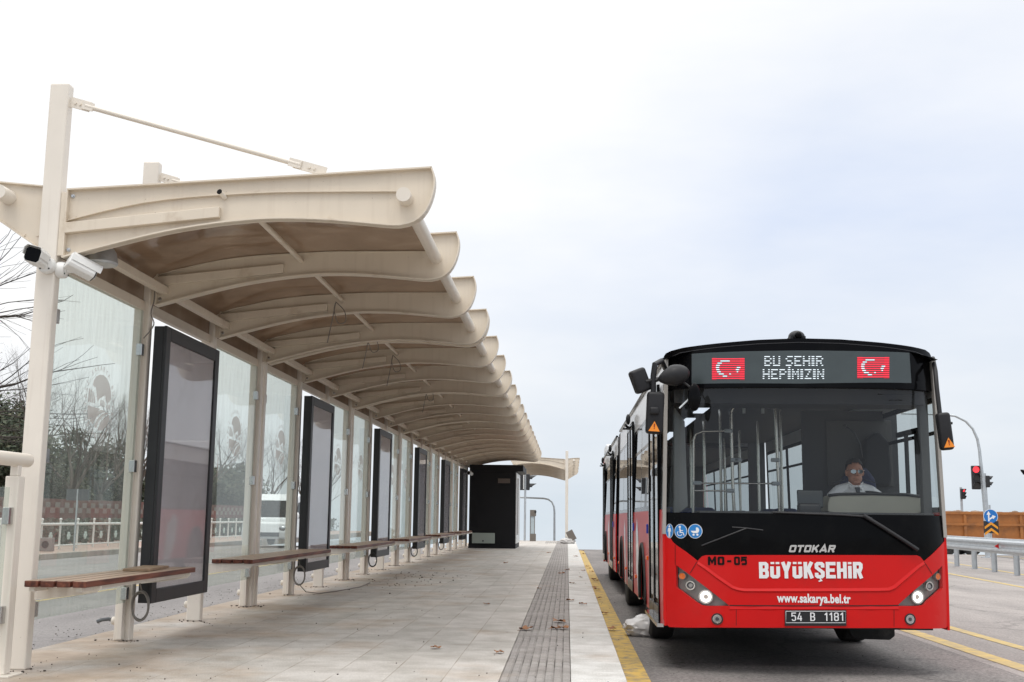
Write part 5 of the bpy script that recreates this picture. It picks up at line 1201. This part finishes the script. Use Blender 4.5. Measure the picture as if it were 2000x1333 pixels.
for y in ysr:
    x, _ = gr(y+.7); x -= 11.3; yy = y+.7-30; z0 = gz(y+.7)-RZ
    MB().box(x+.14, x+.28, yy-.005, yy+.0, RZ+z0-.02, .70+z0).box(x+.14, x+.146, yy-.06, yy-.005, RZ+z0-.02, .70+z0).box(x+.274, x+.28, yy-.06, yy-.005, RZ+z0-.02, .70+z0).build('post', GALV, g)
    MB().box(x+.008, x+.139, yy-.05, yy+.03, .40+z0, .66+z0).build('spacer', GALV, g)
for y in (31.2, 39.2):
    x, _ = gr(y); MB().prism([(x-11.3-.07, .60), (x-11.3-.19, .535), (x-11.3-.07, .47)], y-30-.01, y-30, 'y').build('reflector', mat('reflector_red', (.55, .01, .01), .3), g)
SIGB = mat('signal_black', (.02, .02, .022), .5); LRED = mat('signal_red_on', (.9, .03, .03), .4, emit=(1, .05, .07), es=1.3); LOFF = mat('signal_lamp_off', (.03, .025, .02), .3)
def head(parent, x, y, z, w_=.30, h=.88, lit=0, rot=0, visor=.2, n=3):
    e_ = MB().box(-w_/2, w_/2, 0, .16, -h/2, h/2).build('signal_head', SIGB, parent, bevel=.03); e_.location = (x, y, z); e_.rotation_euler = (0, 0, rot)
    for k in range(n):
        zc = h/2-(k+.5)*h/n; r = min(w_, h/n)*.40
        MB().lathe([(r, -.012), (r, -.002)], (0, 0, zc), 'y', 20).build('lamp', LRED if k == lit else LOFF, e_)
        vb = []; q_ = 12
        for i in range(q_+1):
            a = math.pi*(-.12+1.24*i/q_); vb += [(r*1.12*math.cos(a), -.002, zc+r*1.12*math.sin(a)), (r*1.12*math.cos(a), -visor*(.35+.65*max(0, math.sin(a))), zc+r*1.12*math.sin(a))]
        MB().add(vb, [(2*i, 2*i+1, 2*i+3, 2*i+2) for i in range(q_)]).build('visor', SIGB, e_)
    return e_
YQ = 46; pq = onY(1925, 1010, YQ)
ts = empty('traffic_signal', (pq.x, YQ, gz(YQ)), 'tall curved grey signal mast with a red light, right of the bus', 'traffic light')
def rel(o, p): return (p.x-o[0], p.y-o[1], p.z-o[2])
O_ = (pq.x, YQ, gz(YQ))
mpts = [(0, 0, 0)]+[rel(O_, onY(a, b, YQ)) for a, b in ((1925, 1000), (1918, 930), (1913, 880), (1909, 858), (1900, 838), (1886, 823), (1866, 813), (1845, 810), (1760, 808))]
MB().tube(mpts, [.10, .09, .075, .06, .055, .05, .05, .048, .045, .04], 12).build('mast', GALV, ts, smooth=40)
MB().box(-.2, .2, -.2, .2, -.02, .03).build('base_plate', GALV, ts)
q = rel(O_, onY(1907, 933, YQ-.2)); head(ts, *q, w_=.33, h=.93, rot=R_(-6))
MB().tube([(q[0]+.1, q[1]+.1, q[2]), rel(O_, onY(1919, 933, YQ))], .03, 8).build('bracket', GALV, ts)
Yq2 = 50; p2 = onY(1930, 1000, Yq2); O2 = (p2.x, Yq2, gz(Yq2))
t2 = empty('traffic_signal', O2, 'short straight signal pole seen from behind beside the tall mast', 'traffic light')
MB().tube([(0, 0, 0), rel(O2, onY(1923, 925, Yq2))], .055, 10).build('pole', GALV, t2, smooth=40)
q = rel(O2, onY(1931, 941, Yq2)); head(t2, q[0], q[1], q[2], w_=.26, h=.50, lit=9, rot=R_(100), n=2)
Yq3 = 66; p3 = onY(1880, 1020, Yq3); O3 = (p3.x, Yq3, gz(Yq3))
t3 = empty('traffic_signal', O3, 'small distant signal pole with a red light, left of the tall mast', 'traffic light')
MB().tube([(0, 0, 0), rel(O3, onY(1876.5, 952, Yq3))], .07, 10).build('pole', GALV, t3, smooth=40)
q = rel(O3, onY(1882.5, 965, Yq3-.2)); head(t3, *q, w_=.26, h=.58, rot=R_(20))
Yq4 = 44; p4 = onY(2010, 925, Yq4); O4 = (p4.x, Yq4, gz(Yq4))
t4 = empty('traffic_signal', O4, 'dark signal head cut by the right edge of the photo', 'traffic light')
MB().tube([(0, 0, 0), (0, 0, p4.z-gz(Yq4)+.4)], .06, 10).build('pole', GALV, t4, smooth=40); head(t4, -.12, -.1, p4.z-gz(Yq4), w_=.34, h=.30, lit=9, rot=R_(-75), n=1, visor=.25)
# blue arrow sign and chevron board
Ys = 43; ps = onY(1935, 1009, Ys); Os = (ps.x, Ys, gz(Ys))
sg_ = empty('road_sign', Os, 'round blue keep-direction sign with white arrows above a black and orange chevron board', 'road sign')
MB().tube([(.0, .06, 0), (-.0, .06, 2.0)], .035, 10).build('pole', GALV, sg_, smooth=40)
cz = ps.z-gz(Ys); rr_ = .262
sb = MB().lathe([(rr_, 0), (rr_, .012)], (0, 0, cz), 'y', 32).build('sign_plate', mat('sign_rim', (.7, .72, .74), .4), sg_); MB().lathe([(rr_*.94, -.003), (rr_*.94, -.0005)], (0, 0, cz), 'y', 32).build('blue_face', mat('sign_blue', (.012, .16, .50), .4), sb)
a = MB().prism([(-.10, cz-.18), (-.05, cz-.18), (-.05, cz+.06), (-.0, cz+.06), (-.075, cz+.19), (-.15, cz+.06), (-.10, cz+.06)], -.006, -.0035, 'y').prism([(-.045, cz-.13), (.06, cz-.06), (.085, cz-.10), (.18, cz-.0), (.05, cz+.05), (.065, cz+.01), (-.045, cz-.07)], -.006, -.0035, 'y').build('arrows', WHITEL, sb)
cbz = onY(1937, 1030, Ys).z-gz(Ys)
bd = MB().box(-.27, .27, .0, .012, cbz-.22, cbz+.22).build('chevron_board', SIGB, sg_)
for k in (0, 1):
    zz = cbz+.15-k*.22
    MB().prism([(0, zz+.04), (.24, zz-.14), (.24, zz-.23), (0, zz-.06), (-.24, zz-.23), (-.24, zz-.14)], -.004-.001*k, -.0005, 'y').build('chevron', mat('chevron_orange', (.75, .30, .02), .4), bd)
# orange dump trailer on the lower road
OR = mat('trailer_orange', (.40, .15, .038), .55, noise=.12, nscale=2, dirt=(.20, .09, .04), dscale=1.6, dmin=.5, dmax=.75)
YT = 62; ot = empty('dump_trailer', (23.5, YT, gz(YT)), 'long rusty orange dump trailer beyond the crash barrier', 'trailer')
zt0, zt1 = .22-gz(YT), 1.72-gz(YT)
MB().hexa([(-4.2, 0, zt0), (5.2, 0, zt0), (5.2, 2.4, zt0), (-4.2, 2.4, zt0)], [(-4.6, -.05, zt1), (5.3, -.05, zt1), (5.3, 2.45, zt1), (-4.6, 2.45, zt1)]).build('tipper_body', OR, ot, bevel=.03)
for i in range(7):
    x = -3.9+i*1.45; MB().box(x-.07, x+.07, -.13, -.04, zt0, zt1).build('rib', OR, ot)
for z in (zt0+.12, (zt0+zt1)/2+.1, zt1-.06): MB().box(-4.4, 5.25, -.16, -.131, z-.06, z+.06).build('side_rail', OR, ot)
ld = MB()
rnd = random.Random(4)
for i in range(60): ld.ball((rnd.uniform(-4.2, 5), rnd.uniform(.2, 2.2), zt1-.02), (rnd.uniform(.15, .4), .3, rnd.uniform(.03, .13)), 8, 5)
props(ld.build('load', mat('rubble', (.22, .14, .09), .9, noise=.3, nscale=4), ot), None, None, None, 'stuff')
MB().box(-4.2, 5.0, .8, 1.6, .75, zt0).build('chassis', BLACK, ot)
for x in (-3.4, -2.1, 2.6, 3.9):
    for y in (.1, 2.1):
        w_ = link('wheel', TYR, RUBBER, ot, smooth=35); w_.location = (x, y, .478); w_.rotation_euler = (0, 0, R_(90))
# signal pole and curved mast seen between kiosk and far shelter
Y5 = 57.0; p5 = onY(1025, 1040, Y5); O5 = (p5.x, Y5, 0)
t5 = empty('traffic_signal', O5, 'grey signal pole with black heads just right of the kiosk', 'traffic light')
MB().tube([(0, 0, 0), (0, 0, onY(1025, 925, Y5).z)], .055, 10).build('pole', GALV, t5, smooth=40)
zq = onY(1025, 942, Y5).z
e_ = head(t5, .22, .0, zq, w_=.30, h=.80, lit=9, rot=R_(90), n=2, visor=.35); e2 = head(t5, -.16, .12, zq, w_=.36, h=.80, lit=9, rot=R_(180), n=2)
MB().box(-.10, -.06, -.05, -.045, zq-.35, zq+.38).box(.06, .10, -.05, -.045, zq-.35, zq+.38).build('white_strips', WHITEP, t5)
Y6 = 66.0; p6 = onY(1083, 1040, Y6); O6 = (p6.x, Y6, gz(Y6))
t6 = empty('lamp_mast', O6, 'thin curved grey mast beyond the kiosk, bending left', 'mast')
MB().tube([(0, 0, 0)]+[rel(O6, onY(a, b, Y6)) for a, b in ((1083, 1000), (1082, 990), (1078, 981), (1071, 976), (1062, 974), (1018, 972), (985, 971))], [.07, .06, .055, .05, .05, .05, .045, .045], 10).build('mast', GALV, t6, smooth=40)
# ================================================================== LEFT SIDE
# white ornamental railing on the far pavement
wr = empty('white_railing', (-16.4, 36, -.05), 'white metal railing with round flower ornaments on the far pavement', 'railing')
WP = mat('white_railing_paint', (.70, .69, .66), .45)
MB().tube([(0, -14, .80), (0, 26, .80)], .045, 10).build('top_rail', WP, wr, smooth=40); MB().tube([(0, -14, .12), (0, 26, .12)], .025, 8).build('bottom_rail', WP, wr, smooth=40)
for i in range(31):
    y = -14+i*1.32; MB().tube([(0, y, 0), (0, y, .92)], .035, 8).ball((0, y, .95), .05, 10, 6).build('post', WP, wr, smooth=40)
    if i < 30:
        yc = y+.66; f_ = MB()
        for k in range(6): a = 2*math.pi*k/6; f_.ball((0, yc+.085*math.cos(a), .42+.085*math.sin(a)), (.015, .055, .055), 8, 6)
        f_.ball((0, yc, .42), (.02, .05, .05), 8, 6).build('flower_ornament', mat('ornament', (.50, .58, .54), .5), wr, smooth=True)
# hoarding with red and white check
BRK = mat('hoarding_red', (.15, .060, .048), .8, noise=.2, nscale=3, dirt=(.17, .12, .10), dscale=1.5); CHK = mat('check_white', (.24, .20, .175), .8)
hw = empty('hoarding', (-20, 45, -.2), 'dark red hoarding with a red and white checked top behind the white railing', 'wall')
MB().box(-.06, .06, -16, 48, 0, 1.85).build('panel', BRK, hw)
ck = MB()
for r in range(2):
    for c in range(150):
        if (r+c) % 2 == 0: ck.box(.0605, .068, -15.9+c*.42, -15.9+c*.42+.42, 1.30+r*.21, 1.51+r*.21)
ck.build('white_checks', CHK, hw)
# grey box and slim pole on the far pavement
gb = empty('floodlight_box', (-15.6, 33.9, -.05), 'grey square box with a round hole on the far pavement', 'box')
MB().box(-.2, .2, -.1, .1, .02, .42).build('housing', mat('dull_grey', (.25, .22, .21), .7), gb, bevel=.02); MB().lathe([(.11, -.012), (.10, -.001)], (0, -.101, .22), 'y', 20).build('round_hole', INTD, gb)
sp_ = empty('slim_pole', (-15.2, 34.9, -.05), 'slim pale sign pole behind the first glass pane', 'pole'); MB().tube([(0, 0, 0), (0, 0, 1.9)], .03, 8).build('pole', GALV, sp_, smooth=40); MB().box(-.35, .35, -.02, .02, 1.55, 1.9).build('sign_back', mat('sign_back_dark', (.07, .08, .09), .6), sp_)
rnd = random.Random(77); hb = MB()
for i in range(14000):
    p = Vector((-18.6+rnd.gauss(0, .28), 22+rnd.random()*68, -.05+.95*rnd.random()**.8)); a = Vector((rnd.gauss(0, 1), rnd.gauss(0, 1), rnd.gauss(0, 1))).normalized(); b = a.orthogonal().normalized(); q = rnd.uniform(.05, .11)
    hb.add([p-a*q, p+b*q*.6, p+a*q, p-b*q*.6], [(0, 1, 2, 3)])
HEDGE = hb
# ---- van
vn = empty('white_van', (-12.35, 46.5, gz(46)), 'white van with a lit headlamp seen through the shelter glass', 'van')
sp2 = [(0, .35), (-.02, .62), (.08, 1.02), (.75, 1.18), (1.35, 1.95), (1.8, 2.2), (5.2, 2.22), (5.35, 2.0), (5.4, .5), (5.3, .32)]
MB().prism(sp2, -.97, .97, 'x').build('body', WHITEB, vn, bevel=.07)
MB().prism([(.80, 1.22), (1.33, 1.92), (1.31, 1.93), (.78, 1.23)], -.80, .80, 'x').build('windscreen', GBLACK, vn); 
for s_ in (-1, 1):
    MB().prism([(1.2, 1.2), (1.62, 1.85), (2.3, 1.9), (2.3, 1.2)], s_*.972, s_*.985, 'x').build('side_window', GBLACK, vn)
    hl = MB().ball((s_*.74, .06, .78), (.18, .10, .12), 14, 8).build('headlight', LAMPG, vn, smooth=True)
    if s_ < 0: MB().ball((s_*.70, -.04, .76), (.07, .03, .06), 12, 8).build('lit_bulb', mat('van_lamp', (1, .7, .4), .3, emit=(1, .6, .3), es=4), hl)
    MB().ball((s_*1.08, 1.05, 1.30), (.08, .06, .14), 12, 8).build('mirror', WHITEB, vn, smooth=True)
    for y in (.95, 4.4): w_ = link('wheel', TYR, RUBBER, vn, smooth=35); w_.location = (s_*.86, y, .34); w_.scale = (.8, .7, .7)
MB().box(-.6, .6, -.035, .0, .45, .62).build('grille', BLACK, vn)
# ================================================================== TREES
BARK = mat('bark', (.095, .075, .06), .9, noise=.3, nscale=10); TWIG = mat('twig', (.11, .085, .07), .9); TWIGD = mat('bough_bark', (.045, .036, .03), .9)
def grow(mb, p, d, L, r, lvl, rnd, spread=.6, up=.12):
    n = 3; pts = [p]; q = p.copy(); dd = d.copy(); rs = [r]
    for i in range(n):
        dd = (dd+Vector((rnd.gauss(0, .13), rnd.gauss(0, .13), rnd.gauss(0, .10)+up*.3))).normalized(); q = q+dd*L/n; pts.append(q.copy()); rs.append(r*(1-.42*(i+1)/n))
    mb.tube(pts, rs, 6 if lvl > 3 else (4 if lvl > 1 else 3), caps=False)
    if lvl <= 0: return
    k = 3 if lvl > 2 else 4
    for i in range(k):
        t_ = rnd.uniform(.35, 1.0) if i else 1.0; j = min(n-1, int(t_*n)); base = pts[j]+(pts[min(n, j+1)]-pts[j])*(t_*n-j)
        ax = Vector((rnd.gauss(0, 1), rnd.gauss(0, 1), rnd.gauss(0, 1))).normalized(); nd = (dd+ax*spread*(.5 if i == 0 else 1.1)).normalized(); nd.z += up*.6; nd.normalize()
        grow(mb, base, nd, L*rnd.uniform(.60, .80), rs[-1]*(.85 if i == 0 else .62), lvl-1, rnd, spread, up)
BT = []
for sd_ in (11, 12, 13):
    rnd = random.Random(sd_); tk = MB().tube([(0, 0, -.4), (.05, 0, 1.0), (0, .05, 2.0)], [.19, .15, .13], 10); cr = MB()
    for k in range(5):
        a = k*1.26+rnd.uniform(-.3, .3); grow(cr, Vector((0, .03, 1.75+.06*k)), Vector((math.cos(a)*.55, math.sin(a)*.55, 1)).normalized(), 1.75, .075, 5, rnd, .62, .16)
    BT.append((tk.mesh('trunk'), cr.mesh('crown')))
def bare(x, y, s, rz, k, label):
    e_ = empty('bare_tree', (x, y, gz(y)), label, 'tree', 'trees behind the hoarding', rz); e_.scale = (s, s, s)
    link('trunk', BT[k][0], BARK, e_, smooth=True); link('crown', BT[k][1], TWIG, e_); return e_
def leafy_mesh(seed, rx, rz_, n, zc, sz=.09):
    rnd = random.Random(seed); mb = MB(); cl = []
    for i in range(46):
        v = Vector((rnd.gauss(0, 1), rnd.gauss(0, 1), rnd.gauss(0, 1))).normalized()*rnd.uniform(.35, 1.0); cl.append((Vector((v.x*rx, v.y*rx, zc+v.z*rz_)), rnd.uniform(.25, .55)*rx*.8))
    for i in range(n):
        c, r = rnd.choice(cl); p = c+Vector((rnd.gauss(0, .45), rnd.gauss(0, .45), rnd.gauss(0, .4)))*r
        a = Vector((rnd.gauss(0, 1), rnd.gauss(0, 1), rnd.gauss(0, 1))).normalized(); b = a.orthogonal().normalized(); s_ = sz*rnd.uniform(.6, 1.4)
        mb.add([p-a*s_, p+b*s_*.5, p+a*s_, p-b*s_*.5], [(0, 1, 2, 3)])
    return mb.mesh('foliage')
def leafmat(name, c1, c2, c3):
    m = bpy.data.materials.new(name); m.use_nodes = True; t = m.node_tree; b = t.nodes['Principled BSDF']; b.inputs['Roughness'].default_value = .7
    g_ = N(t, 'ShaderNodeNewGeometry'); r = ramp(t, [(0, c1), (.5, c2), (1, c3)], g_.outputs['Random Per Island']); t.links.new(r.outputs[0], b.inputs['Base Color']); return m
LB = leafmat('leaf_brown_green', (.045, .05, .02), (.10, .07, .03), (.17, .09, .035)); LG = leafmat('leaf_dark_green', (.025, .04, .02), (.05, .065, .035), (.09, .09, .045))
LM = [leafy_mesh(1, 2.0, 1.7, 9000, 3.3), leafy_mesh(2, 1.8, 2.1, 9000, 3.4)]
def leafy(x, y, s, k, m, label, sz=1):
    e_ = empty('leafy_tree', (x, y, gz(y)), label, 'tree', 'trees behind the hoarding', x*1.7); e_.scale = (s, s, s*sz)
    link('trunk', BT[k][0], BARK, e_, smooth=True); link('foliage', LM[k], m, e_)
leafy(-21.2, 41.0, 1.05, 0, LB, 'brown and green leafy tree at the far left, left of the nearest post')
leafy(-23.5, 47.0, 1.10, 1, LG, 'dark tree low behind the far left brown tree')
leafy(-24.0, 59, 1.25, 1, LG, 'dark green tree low behind the first glass pane', .8)
leafy(-22.0, 74, 1.25, 0, LG, 'dark green tree behind the second glass pane', .8)
leafy(-24.0, 50, 0.95, 0, LG, 'dark bush-like tree behind the first pane, left half', .8); leafy(-23.0, 66, 1.1, 0, LB, 'brownish tree behind the first poster box', .8)
leafy(-24.5, 53.5, 1.15, 1, LG, 'dark tree behind the first pane, under the emblem', .85); leafy(-24.2, 80, 1.3, 1, LG, 'dark green tree just left of the van', .85); leafy(-23.5, 69, 1.2, 0, LG, 'dark green tree low in the second glass pane, left side', .85)
for i, (x, y, s, rz_, k, lb_) in enumerate([(-21.6, 44.5, 1.20, 0, 0, 'bare tree rising over the far left brown tree'), (-22.0, 50.0, 1.15, 1.2, 1, 'bare tree left in the first glass pane'), (-22.8, 55.0, 1.18, 2.1, 2, 'bare tree behind the emblem of the first pane'), (-22.4, 58.5, 1.15, 3.0, 0, 'bare tree right in the first glass pane'),
    (-23, 69.0, 1.35, 4.1, 1, 'bare tree left in the second glass pane'), (-23, 76.0, 1.35, 5.0, 2, 'bare tree right in the second glass pane'), (-23, 86.0, 1.4, .7, 0, 'bare tree behind the van'), (-24, 63.0, 1.3, 3.3, 2, 'bare tree hidden mostly by the first poster box'), (-22, 98.0, 1.5, 2.3, 1, 'last bare tree of the row, behind the third poster box')]):
    bare(x, y, s, rz_, k, lb_)
props(HEDGE.build('hedge', leafmat('hedge_leaf', (.05, .06, .045), (.09, .10, .075), (.15, .15, .12))), 'low grey-green hedge behind the white railing', 'hedge')
# nearer bare tree, whose boughs reach in from the left
nt_ = empty('bare_tree', (-11.6, 16.5, RZ), 'bare tree at the left edge, only its boughs in view beside the nearest post', 'tree')
MB().tube([(0, 0, -.3), (0, 0, 1.6), (.1, 0, 3.2)], [.22, .18, .15], 12).build('trunk', BARK, nt_, smooth=True)
rnd = random.Random(33); bb = MB()
for (z0, dz, L, r, dy_) in ((2.7, .02, 1.9, .055, 0), (2.9, .22, 1.9, .06, -.1), (3.1, .42, 1.8, .06, .15), (3.15, .75, 1.7, .05, .3), (2.3, -.02, 1.7, .04, -.2), (3.1, .9, 1.6, .05, -1), (3.1, .8, 1.6, .05, 1), (3.1, .6, 1.5, .05, 0)):
    grow(bb, Vector((.08, 0, z0)), Vector((1, dy_, dz)).normalized(), L*1.05, r*1.1, 3, rnd, .45, .03)
bb.build('boughs', TWIGD, nt_)
# ================================================================== LITTER
LEAF = leafmat('dead_leaf', (.20, .085, .035), (.30, .14, .06), (.38, .21, .11)); LEAFM = mat('dead_leaf_flat', (.27, .125, .055), .8, noise=.35, nscale=30)
def leaf_mesh(seed):
    rnd = random.Random(seed); n = 30; vs = [(0, 0, .018)]; 
    for i in range(n):
        a = 2*math.pi*i/n; lob = .55+.45*abs(math.cos(2.5*a))**.6; lob *= rnd.uniform(.85, 1.1); r = .068*lob
        vs.append((r*math.cos(a), r*math.sin(a), .010+.022*abs(math.sin(a*1.5+seed))*lob+rnd.uniform(-.003, .004)))
    mb = MB().add(vs, [(0, i+1, (i+1) % n+1) for i in range(n)]); mb.tube([(0, 0, .015), (-.05, .01, .012), (-.085, .02, .006)], .0018, 4)
    return mb.mesh('dry_leaf')
LFM = [leaf_mesh(i) for i in range(4)]
def leaf(px, py, Z, s, k): 
    p = onZ(px, py, Z); o = link('dry_leaf', LFM[k % 4], LEAFM, None, smooth=True); o.location = (p.x, p.y, Z+.003); o.scale = (s, s, s*1.1); o.rotation_euler = (random.uniform(-.12, .12), random.uniform(-.12, .12), random.uniform(0, 6)); return o
i = 0
for px, py, s in ((1091, 1217, 1.15), (1098, 1230, 1.05), (1084, 1230, .8), (1028, 1232, 1.1), (1114, 1175, .9), (1139, 1182, .9), (1097, 1122, 1.1), (1108, 1115, 1.0), (1139, 1116, .8), (1117, 1141, .8), (1124, 1088, 1.0), (988, 1101, 1.0), (950, 1182, .7), (852, 1268, .75), (974, 1277, .7), (1053, 1151, .6), (1072, 1081, 1.1), (1134, 1129, .6)):
    props(leaf(px, py, 0, s, i), 'small curled brown leaf lying on the pale platform paving', 'leaf', 'dry leaves on the platform'); i += 1
for px, py, s in ((1141, 1083, 1.2), (1146, 1108, 1.1), (1150, 1112, 1.0), (1155, 1118, 1.0), (1160, 1133, 1.0), (1164, 1136, 1.0), (1161, 1150, 1.1), (1166, 1153, 1.0), (1170, 1170, .8), (1180, 1200, .9), (1194, 1231, 1.0), (1138, 1077, 1.1)):
    props(leaf(px, py, RZ+.012, s, i), 'brown leaf in the gutter on the yellow kerb line', 'leaf', 'dry leaves in the gutter'); i += 1
rnd = random.Random(9); pb = MB()
def chip(x, y, z, r):
    q = Matrix.Rotation(rnd.uniform(0, 3), 3, 'Z'); n = 6; pb.ball((x, y, z+r*.3), (r*rnd.uniform(.7, 1.4), r*rnd.uniform(.6, 1), r*rnd.uniform(.4, .7)), 5, 4, q)
for i in range(300):
    y = 7.8+rnd.random()**1.6*30; x = rnd.uniform(-4.3, .42) if rnd.random() < .5 else -4.2+abs(rnd.gauss(0, .9))
    chip(min(x, .4), y, .003, rnd.uniform(.002, .0075))
for y0 in Y0S:
    for dy in OFFS:
        for k in range(14): chip(PXC+rnd.gauss(.02, .12), y0+dy+rnd.gauss(-.02, .07), .002, rnd.uniform(.004, .015))
for k in range(260): chip(rnd.uniform(.45, 3.9), rnd.uniform(9, 30), RZ+.003, rnd.uniform(.003, .009))
for k in range(500): chip(rnd.uniform(-5.5, -4.7)-abs(rnd.gauss(0, .5)), rnd.uniform(9, 30), RZ, rnd.uniform(.004, .01))
for k in range(90): chip(rnd.gauss(-2.9, .5), rnd.gauss(21.5, 1.6), .003, rnd.uniform(.006, .016))
props(pb.build('grit', mat('grit_dark', (.075, .06, .05), .9)), 'scattered dark grit on the paving and road', 'grit', None, 'stuff')
